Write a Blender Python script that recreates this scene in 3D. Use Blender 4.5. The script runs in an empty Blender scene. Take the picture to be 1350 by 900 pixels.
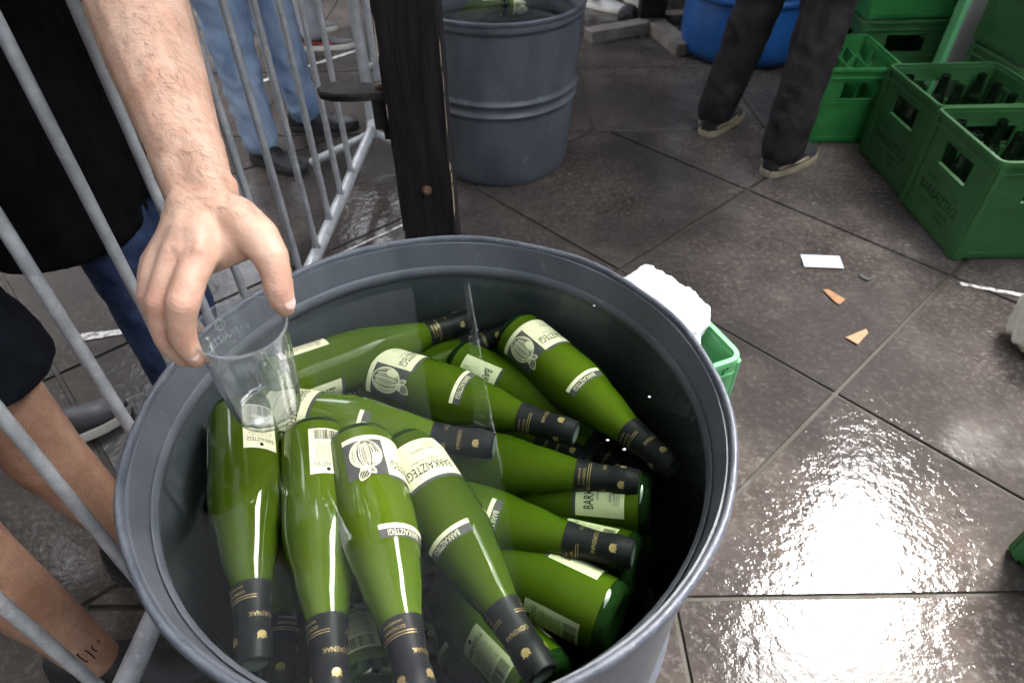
import bpy, bmesh, math, random
import numpy as np
from mathutils import Vector, Matrix, noise

sc = bpy.context.scene
R = math.radians
rng = random.Random(7)

# ------------------------------------------------------------------ camera
HC = 1.22                      # lens height above the paving
FPX, PITCH, ROLL = 860.0, R(42.7), R(-0.9)
_fw = Vector((0, math.cos(PITCH), -math.sin(PITCH)))
_up0 = Vector((0, math.sin(PITCH), math.cos(PITCH)))
_r0 = Vector((1, 0, 0))
_rt = _r0 * math.cos(ROLL) + _up0 * math.sin(ROLL)
_up = _up0 * math.cos(ROLL) - _r0 * math.sin(ROLL)
EYE = Vector((0, 0, HC))
cd = bpy.data.cameras.new('camera')
cam = bpy.data.objects.new('camera', cd)
sc.collection.objects.link(cam)
cam.matrix_world = Matrix(((_rt.x, _up.x, -_fw.x, 0), (_rt.y, _up.y, -_fw.y, 0), (_rt.z, _up.z, -_fw.z, HC), (0, 0, 0, 1)))
cd.sensor_width = 36
cd.lens = FPX / 1350 * 36
cd.clip_start = 0.02
cd.clip_end = 400
cd.dof.use_dof = True
cd.dof.focus_distance = 0.85
cd.dof.aperture_fstop = 6.3
sc.camera = cam

# ------------------------------------------------------------------ light
SUN_AZ, SUN_EL = R(44), R(54)           # ahead and to the right, behind thin cloud above the gap between the roofs
w = bpy.data.worlds.new('World'); sc.world = w; w.use_nodes = True
nt = w.node_tree
sky = nt.nodes.new('ShaderNodeTexSky'); sky.sky_type = 'NISHITA'; sky.sun_disc = False
sky.sun_elevation = SUN_EL; sky.sun_rotation = SUN_AZ; sky.dust_density = 4.0; sky.air_density = 1.0
hsv = nt.nodes.new('ShaderNodeHueSaturation'); hsv.inputs['Saturation'].default_value = 0.30
bg = nt.nodes['Background']; bg.inputs['Strength'].default_value = 0.15
nt.links.new(sky.outputs[0], hsv.inputs['Color']); nt.links.new(hsv.outputs[0], bg.inputs['Color'])
sd = bpy.data.lights.new('sun', 'SUN'); sd.energy = .5; sd.angle = R(12); sd.color = (1, .97, .93)
sun = bpy.data.objects.new('sun', sd); sc.collection.objects.link(sun)
sdir = Vector((math.sin(SUN_AZ) * math.cos(SUN_EL), math.cos(SUN_AZ) * math.cos(SUN_EL), math.sin(SUN_EL)))
sun.rotation_euler = sdir.to_track_quat('Z', 'Y').to_euler(); sun.location = (3, 3, 6)
sc.view_settings.view_transform = 'Standard'
sc.view_settings.look = 'None'
sc.view_settings.gamma = 1
sc.view_settings.use_curve_mapping = False
sc.view_settings.exposure = 4.25
sc.cycles.use_denoising = True
sc.cycles.transparent_max_bounces = 24
sc.cycles.max_bounces = 8
sc.cycles.diffuse_bounces = 4
sc.cycles.glossy_bounces = 4
sc.cycles.sample_clamp_indirect = 6
sc.cycles.caustics_reflective = False
sc.cycles.caustics_refractive = False


def ray(u, v):
    return _fw + _rt * ((u - 675) / FPX) + _up * ((450 - v) / FPX)


def W(u, v, z):
    d = ray(u, v); return EYE + d * ((z - HC) / d.z)


def Dp(u, v, dep):
    return EYE + ray(u, v) * dep


# ------------------------------------------------------------------ materials
def pm(name, c1, c2=None, scale=8.0, rough=.5, rough2=None, bump=0.0, bscale=None, spec=.5, coat=0.0, metal=0.0,
       detail=6.0, stretch=None, lo=.35, hi=.65, sss=0.0, sssr=(.01, .004, .002), obj=False, spots=None, bdist=.002, trans=0.0):
    m = bpy.data.materials.new(name); m.use_nodes = True
    t = m.node_tree; N = t.nodes; L = t.links; b = N['Principled BSDF']
    b.inputs['Roughness'].default_value = rough
    b.inputs['Specular IOR Level'].default_value = spec
    b.inputs['Metallic'].default_value = metal
    b.inputs['Coat Weight'].default_value = coat
    b.inputs['Coat Roughness'].default_value = .08
    b.inputs['Transmission Weight'].default_value = trans
    if sss:
        b.inputs['Subsurface Weight'].default_value = sss
        b.inputs['Subsurface Radius'].default_value = sssr
        b.inputs['Subsurface Scale'].default_value = 1.0
    b.inputs['Base Color'].default_value = (*c1, 1)
    if obj:
        co = N.new('ShaderNodeTexCoord'); src = co.outputs['Object']
    else:
        g = N.new('ShaderNodeNewGeometry'); src = g.outputs['Position']
    mp = N.new('ShaderNodeMapping'); L.new(src, mp.inputs[0])
    if stretch: mp.inputs['Scale'].default_value = stretch
    if c2 is not None:
        n = N.new('ShaderNodeTexNoise'); n.inputs['Scale'].default_value = scale; n.inputs['Detail'].default_value = detail
        n.inputs['Roughness'].default_value = .65
        L.new(mp.outputs[0], n.inputs['Vector'])
        r = N.new('ShaderNodeValToRGB'); r.color_ramp.elements[0].position = lo; r.color_ramp.elements[1].position = hi
        r.color_ramp.elements[0].color = (*c1, 1); r.color_ramp.elements[1].color = (*c2, 1)
        L.new(n.outputs[0], r.inputs[0]); out = r.outputs[0]
        if spots:
            sc_, thr, colr = spots
            n2 = N.new('ShaderNodeTexNoise'); n2.inputs['Scale'].default_value = sc_; n2.inputs['Detail'].default_value = 8
            n2.inputs['Roughness'].default_value = .7
            L.new(mp.outputs[0], n2.inputs['Vector'])
            r2 = N.new('ShaderNodeValToRGB'); r2.color_ramp.elements[0].position = thr; r2.color_ramp.elements[1].position = thr + .1
            L.new(n2.outputs[0], r2.inputs[0])
            mx = N.new('ShaderNodeMix'); mx.data_type = 'RGBA'
            L.new(r2.outputs[0], mx.inputs[0]); L.new(out, mx.inputs[6]); mx.inputs[7].default_value = (*colr, 1)
            out = mx.outputs[2]
        L.new(out, b.inputs['Base Color'])
        if rough2 is not None:
            mr = N.new('ShaderNodeMapRange'); mr.inputs[1].default_value = lo; mr.inputs[2].default_value = hi
            mr.inputs[3].default_value = rough; mr.inputs[4].default_value = rough2
            L.new(n.outputs[0], mr.inputs[0]); L.new(mr.outputs[0], b.inputs['Roughness'])
    if bump:
        n3 = N.new('ShaderNodeTexNoise'); n3.inputs['Scale'].default_value = bscale or scale * 4; n3.inputs['Detail'].default_value = 5
        L.new(mp.outputs[0], n3.inputs['Vector'])
        bp = N.new('ShaderNodeBump'); bp.inputs['Strength'].default_value = bump; bp.inputs['Distance'].default_value = bdist
        L.new(n3.outputs[0], bp.inputs['Height']); L.new(bp.outputs[0], b.inputs['Normal'])
    return m


def clear_mat(name, tint, ior, rough=0.0, bump=0.0, bscale=20, boost=1.0, haze=0.0, absorb=None):
    m = bpy.data.materials.new(name); m.use_nodes = True
    t = m.node_tree; N = t.nodes; L = t.links; N.remove(N['Principled BSDF'])
    tr = N.new('ShaderNodeBsdfTransparent'); tr.inputs[0].default_value = (*tint, 1)
    gl = N.new('ShaderNodeBsdfGlossy'); gl.inputs['Roughness'].default_value = rough
    lw = N.new('ShaderNodeLayerWeight'); lw.inputs[0].default_value = .5; f0 = ((ior - 1) / (ior + 1)) ** 2
    pw = N.new('ShaderNodeMath'); pw.operation = 'POWER'; pw.inputs[1].default_value = 5; L.new(lw.outputs['Facing'], pw.inputs[0])
    fr = N.new('ShaderNodeMath'); fr.operation = 'MULTIPLY_ADD'; fr.inputs[1].default_value = 1 - f0; fr.inputs[2].default_value = f0; L.new(pw.outputs[0], fr.inputs[0])
    mx = N.new('ShaderNodeMixShader')
    if boost != 1.0:
        ma = N.new('ShaderNodeMath'); ma.operation = 'MULTIPLY'; ma.inputs[1].default_value = boost; ma.use_clamp = True
        L.new(fr.outputs[0], ma.inputs[0]); L.new(ma.outputs[0], mx.inputs[0])
    else:
        L.new(fr.outputs[0], mx.inputs[0])
    L.new(tr.outputs[0], mx.inputs[1]); L.new(gl.outputs[0], mx.inputs[2])
    if haze:
        df = N.new('ShaderNodeBsdfDiffuse'); df.inputs[0].default_value = (.8, .82, .85, 1); m2 = N.new('ShaderNodeMixShader'); m2.inputs[0].default_value = haze
        L.new(mx.outputs[0], m2.inputs[1]); L.new(df.outputs[0], m2.inputs[2]); L.new(m2.outputs[0], N['Material Output'].inputs[0])
    else:
        L.new(mx.outputs[0], N['Material Output'].inputs[0])
    if absorb:
        va = N.new('ShaderNodeVolumeAbsorption'); va.inputs[0].default_value = (*absorb[0], 1); va.inputs[1].default_value = absorb[1]
        L.new(va.outputs[0], N['Material Output'].inputs[1])
    if bump:
        g = N.new('ShaderNodeNewGeometry')
        n = N.new('ShaderNodeTexNoise'); n.inputs['Scale'].default_value = bscale; n.inputs['Detail'].default_value = 2
        L.new(g.outputs['Position'], n.inputs['Vector'])
        bp = N.new('ShaderNodeBump'); bp.inputs['Strength'].default_value = bump; bp.inputs['Distance'].default_value = .004
        L.new(n.outputs[0], bp.inputs['Height']); L.new(bp.outputs[0], gl.inputs['Normal']); L.new(bp.outputs[0], lw.inputs['Normal'])
    return m


def stone_mat():
    m = bpy.data.materials.new('wet_slate'); m.use_nodes = True
    t = m.node_tree; N = t.nodes; L = t.links; b = N['Principled BSDF']
    g = N.new('ShaderNodeNewGeometry'); P = g.outputs['Position']

    def nz(s, d, r=.6, w=None):
        n = N.new('ShaderNodeTexNoise'); n.inputs['Scale'].default_value = s; n.inputs['Detail'].default_value = d
        n.inputs['Roughness'].default_value = r; L.new(P, n.inputs['Vector']); return n.outputs[0]

    def ramp(src, *st):
        r = N.new('ShaderNodeValToRGB'); e = r.color_ramp.elements
        while len(e) < len(st): e.new(.5)
        for k, (p, c) in enumerate(st):
            e[k].position = p; e[k].color = (c, c, c, 1) if not isinstance(c, tuple) else (*c, 1)
        L.new(src, r.inputs[0]); return r.outputs[0]

    def mix(f, a, c):
        x = N.new('ShaderNodeMix'); x.data_type = 'RGBA'
        L.new(f, x.inputs[0])
        for s, k in ((a, 6), (c, 7)):
            if isinstance(s, tuple): x.inputs[k].default_value = (*s, 1)
            else: L.new(s, x.inputs[k])
        return x.outputs[2]
    base = ramp(nz(3.2, 9, .7), (.3, (.027, .022, .019)), (.5, (.056, .046, .040)), (.72, (.102, .088, .077)))
    fine = ramp(nz(60, 8, .75), (.50, 0.), (.68, .75))
    c = mix(fine, base, (.165, .148, .134))
    scuff = ramp(nz(19, 12, .8), (.60, 0.), (.66, .8))
    c = mix(scuff, c, (.24, .225, .21))
    dark = ramp(nz(1.3, 4), (.42, .75), (.58, 0.))
    c = mix(dark, c, (.028, .025, .024))
    L.new(c, b.inputs['Base Color'])
    wet = nz(1.7, 5, .6)
    rr = ramp(wet, (.47, .025), (.57, .09), (.66, .40))
    L.new(rr, b.inputs['Roughness'])
    b.inputs['Specular IOR Level'].default_value = .08
    b.inputs['Coat Weight'].default_value = .04; b.inputs['Coat IOR'].default_value = 1.4; L.new(rr, b.inputs['Coat Roughness'])
    h1 = nz(48, 3, .55); h2 = nz(9, 5, .6)
    ad = N.new('ShaderNodeMath'); ad.operation = 'MULTIPLY_ADD'; L.new(h1, ad.inputs[0]); ad.inputs[1].default_value = .40; L.new(h2, ad.inputs[2])
    bp = N.new('ShaderNodeBump'); bp.inputs['Strength'].default_value = .40; bp.inputs['Distance'].default_value = .006
    L.new(ad.outputs[0], bp.inputs['Height']); L.new(bp.outputs[0], b.inputs['Normal']); L.new(bp.outputs[0], b.inputs['Coat Normal'])
    return m


M = {}
M['stone'] = stone_mat()
M['grout'] = pm('grout', (.020, .017, .012), (.045, .039, .027), 14, .5, .8, .5, 60, spec=.25)
M['paint'] = pm('worn_white_paint', (.16, .15, .14), (.55, .53, .49), 60, .6, None, .3, 90, lo=.42, hi=.52)
M['tub'] = pm('grey_plastic', (.060, .068, .081), (.096, .105, .120), 9, .36, .55, .14, 150, stretch=(1, 1, .35), spots=(40, .61, (.15, .165, .185)))
M['tub_rim'] = pm('scuffed_plastic_lip', (.052, .059, .073), (.088, .098, .116), 34, .36, .55, .5, 140, spots=(170, .62, (.30, .32, .36)))
M['galv'] = pm('galvanised_steel', (.36, .375, .385), (.54, .555, .565), 26, .34, .55, .35, 90, metal=.3, spots=(60, .56, (.60, .61, .62)))
M['bottle'] = pm('green_cider_glass', (.110, .142, .016), (.185, .212, .034), 9, .5, None, 0, spec=.0, obj=True, lo=.28, hi=.72, detail=2, sss=.45, sssr=(.014, .020, .004))
_b = M['bottle'].node_tree.nodes['Principled BSDF']; _b.inputs['Coat Weight'].default_value = 1.0; _b.inputs['Coat Roughness'].default_value = .012
_b.inputs['Coat IOR'].default_value = 1.17; _b.inputs['Coat Tint'].default_value = (.46, .60, .28, 1)
_n = M['bottle'].node_tree; _oi = _n.nodes.new('ShaderNodeObjectInfo'); _hs = _n.nodes.new('ShaderNodeHueSaturation'); _mr = _n.nodes.new('ShaderNodeMapRange')
_mr.inputs[3].default_value = .72; _mr.inputs[4].default_value = 1.12; _n.links.new(_oi.outputs['Random'], _mr.inputs[0]); _n.links.new(_mr.outputs[0], _hs.inputs['Value'])
_src = _b.inputs['Base Color'].links[0].from_socket; _n.links.new(_src, _hs.inputs['Color']); _n.links.new(_hs.outputs[0], _b.inputs['Base Color'])
M['bottle_glossy'] = M['bottle'].copy(); M['bottle_glossy'].name = 'glossy_green_glass'; M['bottle_glossy'].node_tree.nodes['Principled BSDF'].inputs['Coat IOR'].default_value = 1.45
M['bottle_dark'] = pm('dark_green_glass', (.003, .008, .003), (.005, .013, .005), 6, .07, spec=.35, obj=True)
M['punt'] = pm('thick_green_glass', (.008, .026, .006), (.012, .034, .008), 6, .05, spec=.55, obj=True)
M['foil'] = pm('black_foil', (.008, .008, .010), (.011, .011, .0135), 14, .48, None, 0, 200, obj=True, spec=.18)
M['gold'] = pm('gold_ink', (.26, .18, .07), (.48, .35, .16), 90, .35, metal=.4, obj=True)
M['cap'] = pm('grey_cork_disc', (.060, .075, .075), (.13, .155, .15), 160, .5, obj=True)
M['cream'] = pm('cream_paper', (.66, .62, .42), (.74, .70, .50), 30, .7, obj=True, spec=.2)
M['ink'] = pm('dark_ink', (.010, .010, .010), None, rough=.8, spec=.1)
M['lblgrey'] = pm('grey_print', (.055, .055, .052), (.085, .085, .08), 60, .7, obj=True, spec=.2)
M['water'] = clear_mat('still_water', (1, 1, 1), 1.33, 0, .05, 9, 1.5, absorb=((.63, .73, .62), 10.0))
M['cup'] = clear_mat('clear_plastic', (.955, .965, .97), 1.55, .02, .25, 40, 2.6, haze=.05)
M['cup_lip'] = clear_mat('clear_plastic_lip', (.93, .94, .95), 1.55, .02, 0, 40, 2.5, haze=.10)
M['etch'] = pm('frosted_print', (.62, .64, .68), None, rough=.5)
M['skin'] = pm('pale_skin', (.52, .30, .205), (.63, .42, .315), 22, .50, None, .5, 190, spec=.35, sss=.12, sssr=(.009, .0035, .0018), bdist=.0012)
M['skin_tan'] = pm('tanned_skin', (.33, .17, .105), (.53, .32, .22), 11, .5, None, .3, 240, spec=.35, sss=.08, sssr=(.008, .003, .0015), bdist=.0012)
M['nail'] = pm('fingernail', (.70, .47, .40), (.76, .55, .48), 60, .28)
M['hair'] = pm('dark_hair', (.085, .050, .030), None, rough=.5)
M['black_cloth'] = pm('black_cotton', (.0030, .0030, .0036), (.0075, .0075, .0085), 30, .9, None, .5, 420, spec=.08)
M['navy_cloth'] = pm('charcoal_cotton', (.005, .006, .009), (.010, .012, .016), 30, .9, None, .5, 420, spec=.08)
M['denim_dark'] = pm('dark_denim', (.014, .024, .062), (.048, .075, .15), 16, .85, None, .5, 500, spec=.2)
M['denim'] = pm('light_denim', (.15, .235, .40), (.36, .46, .60), 7, .85, None, .5, 500, spec=.2, stretch=(1, 1, .5))
M['trouser'] = pm('grey_brown_twill', (.010, .0085, .009), (.026, .022, .023), 10, .8, None, .4, 300, spec=.12)
M['greytrouser'] = pm('grey_twill', (.26, .26, .29), (.36, .36, .40), 12, .85, None, .4, 300)
M['lavender'] = pm('lilac_twill', (.13, .11, .17), (.20, .17, .25), 12, .85, None, .4, 300)
M['shoe_black'] = pm('black_leather', (.010, .010, .011), (.020, .020, .021), 30, .5, .7, .3, 140)
M['shoe_white'] = pm('white_canvas', (.62, .62, .60), (.72, .72, .70), 30, .7)
M['rubber'] = pm('black_rubber', (.016, .016, .016), (.03, .03, .03), 30, .6)
M['sole_beige'] = pm('beige_rubber', (.20, .165, .11), (.27, .22, .15), 30, .6)
M['sole_white'] = pm('offwhite_rubber', (.60, .57, .50), (.70, .67, .60), 30, .6)
M['red'] = pm('red_fabric', (.55, .06, .03), None, rough=.6)
M['darkwood'] = pm('dark_stained_wood', (.006, .005, .0055), (.020, .016, .0165), 11, .55, .75, .7, 44, spec=.2, stretch=(5, 5, .45), spots=(34, .64, (.06, .05, .042)))
M['wornwood'] = pm('worn_wood_edge', (.15, .12, .085), (.30, .25, .18), 40, .8, None, .4, 90)
M['greywood'] = pm('weathered_plank', (.09, .078, .065), (.19, .17, .145), 12, .75, None, .5, 50, stretch=(1, 1, 1))
M['rust'] = pm('rusty_iron', (.05, .03, .02), (.19, .10, .055), 60, .7, None, .5, 120)
M['iron'] = pm('dark_iron', (.010, .009, .008), (.032, .027, .023), 24, .6, .8, .8, 50, spec=.2)
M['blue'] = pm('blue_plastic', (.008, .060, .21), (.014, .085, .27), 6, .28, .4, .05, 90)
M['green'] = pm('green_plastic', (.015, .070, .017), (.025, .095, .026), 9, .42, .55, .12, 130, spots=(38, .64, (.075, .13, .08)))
M['green_lit'] = pm('light_bleached_green', (.10, .36, .14), (.15, .44, .19), 9, .38, .5, .08, 130)  # green paled in its base colour to carry bright light
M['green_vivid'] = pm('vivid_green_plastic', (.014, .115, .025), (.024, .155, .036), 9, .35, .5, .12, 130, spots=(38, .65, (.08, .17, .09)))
M['white_cloth'] = pm('white_cloth', (.80, .80, .80), (.86, .86, .86), 30, .8, None, .3, 120)
M['offwhite_cloth'] = pm('offwhite_sacking', (.55, .52, .45), (.66, .63, .56), 30, .85, None, .4, 90)
M['paper'] = pm('wet_white_paper', (.42, .43, .45), (.52, .53, .55), 30, .45)
M['card'] = pm('orange_card', (.20, .085, .026), (.28, .125, .042), 30, .55)
M['canvas_dark'] = pm('dark_tarpaulin', (.030, .028, .027), (.045, .042, .040), 3, .7)
M['wall'] = pm('grey_render', (.10, .097, .092), (.14, .136, .13), 5, .85, None, .4, 60)
M['panel'] = pm('pale_panel', (.34, .33, .31), (.42, .41, .39), 5, .7)


def canvas_white():
    m = bpy.data.materials.new('white_awning'); m.use_nodes = True
    t = m.node_tree; N = t.nodes; L = t.links; b = N['Principled BSDF']
    b.inputs['Base Color'].default_value = (.45, .45, .45, 1); b.inputs['Roughness'].default_value = .8
    tl = N.new('ShaderNodeBsdfTranslucent'); tl.inputs[0].default_value = (.6, .62, .64, 1)
    mx = N.new('ShaderNodeMixShader'); mx.inputs[0].default_value = .33
    L.new(b.outputs[0], mx.inputs[1]); L.new(tl.outputs[0], mx.inputs[2]); L.new(mx.outputs[0], N['Material Output'].inputs[0])
    return m


M['canvas_white'] = canvas_white()


def knuckles(mat, pts):
    """reddened knuckles and skin creases at the finger joints: (joint, next joint, radius)"""
    t = mat.node_tree; N = t.nodes; L = t.links; b = N['Principled BSDF']; g = N.new('ShaderNodeNewGeometry'); P = g.outputs['Position']
    red = None; hs = None
    for p, q, rad in pts:
        d = N.new('ShaderNodeVectorMath'); d.operation = 'DISTANCE'; L.new(P, d.inputs[0]); d.inputs[1].default_value = p
        m = N.new('ShaderNodeMapRange'); m.interpolation_type = 'SMOOTHSTEP'; m.inputs[1].default_value = rad * 1.75; m.inputs[2].default_value = rad * .8; L.new(d.outputs['Value'], m.inputs[0])
        ax = (q - p).normalized(); dt = N.new('ShaderNodeVectorMath'); dt.operation = 'DOT_PRODUCT'; dt.inputs[1].default_value = ax * (1700 if rad != .011 else 0); L.new(P, dt.inputs[0])
        nz = N.new('ShaderNodeTexNoise'); nz.inputs['Scale'].default_value = 230; L.new(P, nz.inputs['Vector'])
        ma = N.new('ShaderNodeMath'); ma.operation = 'MULTIPLY_ADD'; ma.inputs[1].default_value = 7; L.new(nz.outputs[0], ma.inputs[0]); L.new(dt.outputs['Value'], ma.inputs[2])
        sn = N.new('ShaderNodeMath'); sn.operation = 'SINE'; L.new(ma.outputs[0], sn.inputs[0])
        mu = N.new('ShaderNodeMath'); mu.operation = 'MULTIPLY'; L.new(sn.outputs[0], mu.inputs[0]); L.new(m.outputs[0], mu.inputs[1])
        if red is None: red, hs = m.outputs[0], mu.outputs[0]
        else:
            x = N.new('ShaderNodeMath'); x.operation = 'MAXIMUM'; L.new(red, x.inputs[0]); L.new(m.outputs[0], x.inputs[1]); red = x.outputs[0]
            x = N.new('ShaderNodeMath'); x.operation = 'ADD'; L.new(hs, x.inputs[0]); L.new(mu.outputs[0], x.inputs[1]); hs = x.outputs[0]
    src = b.inputs['Base Color'].links[0].from_socket
    f = N.new('ShaderNodeMath'); f.operation = 'MULTIPLY'; f.inputs[1].default_value = .32; L.new(red, f.inputs[0])
    mx = N.new('ShaderNodeMix'); mx.data_type = 'RGBA'; L.new(f.outputs[0], mx.inputs[0]); L.new(src, mx.inputs[6]); mx.inputs[7].default_value = (.50, .23, .165, 1); L.new(mx.outputs[2], b.inputs['Base Color'])
    bp = N.new('ShaderNodeBump'); bp.inputs['Strength'].default_value = .16; bp.inputs['Distance'].default_value = .0006; L.new(hs, bp.inputs['Height'])
    if b.inputs['Normal'].links: L.new(b.inputs['Normal'].links[0].from_socket, bp.inputs['Normal'])
    L.new(bp.outputs[0], b.inputs['Normal'])


# ------------------------------------------------------------------ mesh helpers
class MB:
    def __init__(s): s.v = []; s.f = []; s.m = []; s.cur = 0

    def add(s, vs, fs):
        o = len(s.v); s.v += [tuple(p) for p in vs]
        for f in fs: s.f.append(tuple(i + o for i in f)); s.m.append(s.cur)

    def box(s, lo, hi):
        x0, y0, z0 = lo; x1, y1, z1 = hi
        s.add([(x0, y0, z0), (x1, y0, z0), (x1, y1, z0), (x0, y1, z0), (x0, y0, z1), (x1, y0, z1), (x1, y1, z1), (x0, y1, z1)],
              [(3, 2, 1, 0), (4, 5, 6, 7), (0, 1, 5, 4), (1, 2, 6, 5), (2, 3, 7, 6), (3, 0, 4, 7)])

    def prism(s, pts, z0, z1, ch=0.0):
        """outline extruded upward, with an optional small chamfer at the top"""
        n = len(pts); c = Vector((sum(p[0] for p in pts) / n, sum(p[1] for p in pts) / n))
        rings = [[(p[0], p[1], z0) for p in pts], [(p[0], p[1], z1 - ch) for p in pts]]
        if ch:
            t = []
            for p in pts:
                d = (c - Vector(p)); d.normalize(); t.append((p[0] + d.x * ch, p[1] + d.y * ch, z1))
            rings.append(t)
        vs = [q for r_ in rings for q in r_]; fs = []
        for k in range(len(rings) - 1):
            for i in range(n): fs.append((k * n + i, k * n + (i + 1) % n, (k + 1) * n + (i + 1) % n, (k + 1) * n + i))
        fs.append(tuple(reversed(range(n)))); fs.append(tuple((len(rings) - 1) * n + i for i in range(n)))
        s.add(vs, fs)

    def tube(s, pts, rad, seg=12, caps=True):
        pts = [Vector(p) for p in pts]; n = len(pts)
        rad = [rad] * n if not isinstance(rad, (list, tuple)) else rad
        vs = []; ref = None
        for i, p in enumerate(pts):
            t = (pts[min(i + 1, n - 1)] - pts[max(i - 1, 0)]).normalized()
            if ref is None:
                ref = t.orthogonal().normalized()
            else:
                ref = (ref - t * ref.dot(t)).normalized()
            b = t.cross(ref)
            for k in range(seg):
                a = 2 * math.pi * k / seg; vs.append(p + (ref * math.cos(a) + b * math.sin(a)) * rad[i])
        fs = []
        for i in range(n - 1):
            for k in range(seg): fs.append((i * seg + k, i * seg + (k + 1) % seg, (i + 1) * seg + (k + 1) % seg, (i + 1) * seg + k))
        if caps: fs.append(tuple(reversed(range(seg)))); fs.append(tuple((n - 1) * seg + k for k in range(seg)))
        s.add(vs, fs)

    def lathe(s, prof, seg=48, c=(0, 0, 0), cap0=True, cap1=True):
        vs = []; fs = []; n = len(prof)
        for z, r in prof:
            for k in range(seg):
                a = 2 * math.pi * k / seg; vs.append((c[0] + r * math.cos(a), c[1] + r * math.sin(a), c[2] + z))
        for i in range(n - 1):
            for k in range(seg): fs.append((i * seg + k, i * seg + (k + 1) % seg, (i + 1) * seg + (k + 1) % seg, (i + 1) * seg + k))
        if cap0: fs.append(tuple(reversed(range(seg))))
        if cap1: fs.append(tuple((n - 1) * seg + k for k in range(seg)))
        s.add(vs, fs)

    def mesh(s, name, mats, smooth=False):
        me = bpy.data.meshes.new(name); me.from_pydata([tuple(p) for p in s.v], [], s.f)
        for m in (mats if isinstance(mats, (list, tuple)) else [mats]): me.materials.append(m)
        for p, k in zip(me.polygons, s.m): p.material_index = k
        me.update()
        if smooth:
            for p in me.polygons: p.use_smooth = True
            try: me.set_sharp_from_angle(angle=R(smooth if smooth is not True else 40))
            except Exception: pass
        return me

    def build(s, name, mats, parent=None, smooth=False):
        return link(name, s.mesh(name, mats, smooth), parent)


def link(name, me, parent=None):
    o = bpy.data.objects.new(name, me); sc.collection.objects.link(o)
    if parent is not None: o.parent = parent
    return o


def tag(o, label=None, cat=None, group=None, kind=None):
    if label: o['label'] = label
    if cat: o['category'] = cat
    if group: o['group'] = group
    if kind: o['kind'] = kind
    return o


def empty(name, loc, rz=0.0, label=None, cat=None, group=None):
    o = bpy.data.objects.new(name, None); sc.collection.objects.link(o)
    o.location = loc; o.rotation_euler = (0, 0, rz); o.empty_display_size = .1
    return tag(o, label, cat, group)


def copy_tree(o, parent=None):
    c = o.copy(); sc.collection.objects.link(c); c.parent = parent
    for ch in list(o.children): copy_tree(ch, c)
    return c


_txt = {}


def text2d(s):
    """flat outline of a word: vertices and faces, one unit high, centred"""
    if s in _txt: return _txt[s]
    cu = bpy.data.curves.new('t', 'FONT'); cu.body = s; cu.size = 1; cu.resolution_u = 2; cu.align_x = 'CENTER'; cu.align_y = 'CENTER'
    o = bpy.data.objects.new('t', cu); sc.collection.objects.link(o)
    bpy.context.view_layer.update()
    me = bpy.data.meshes.new_from_object(o.evaluated_get(bpy.context.evaluated_depsgraph_get()))
    v = [(p.co.x, p.co.y) for p in me.vertices]; f = [tuple(p.vertices) for p in me.polygons]
    bpy.data.objects.remove(o); bpy.data.curves.remove(cu); bpy.data.meshes.remove(me)
    x0 = min(p[0] for p in v); x1 = max(p[0] for p in v); y0 = min(p[1] for p in v); y1 = max(p[1] for p in v)
    v = [((p[0] - (x0 + x1) / 2) / (y1 - y0), (p[1] - (y0 + y1) / 2) / (y1 - y0)) for p in v]
    _txt[s] = (v, f, (x1 - x0) / (y1 - y0)); return _txt[s]


# ------------------------------------------------------------------ the paving
mb = MB(); mb.add([(-120, -120, -.006), (120, -120, -.006), (120, 120, -.006), (-120, 120, -.006)], [(0, 1, 2, 3)])
floor = mb.build('floor', M['grout']); tag(floor, kind='structure')

TS = .714; TA = R(-48.1)
e1 = Vector((math.cos(TA), math.sin(TA))); e2 = Vector((-e1.y, e1.x))
O0 = Vector((.868, 2.12))        # one crossing of the joints
Y0, Y1 = .585, 2.625             # band of diagonal tiles lies between these two long joints
JW = .0052


def clip(poly, a, b, c):
    out = []
    for i in range(len(poly)):
        p, q = poly[i], poly[(i + 1) % len(poly)]
        dp = a * p[0] + b * p[1] - c; dq = a * q[0] + b * q[1] - c
        if dp >= 0: out.append(p)
        if dp * dq < 0:
            t = dp / (dp - dq); out.append((p[0] + (q[0] - p[0]) * t, p[1] + (q[1] - p[1]) * t))
    return out


def tile(poly):
    mb = MB(); dz = rng.uniform(-.0009, .0009)
    if sum((poly[i][0] * poly[(i + 1) % len(poly)][1] - poly[(i + 1) % len(poly)][0] * poly[i][1]) for i in range(len(poly))) < 0: poly = poly[::-1]
    mb.prism(poly, -.02, dz, .0022)
    mb.build('tile', M['stone'], floor)


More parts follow.
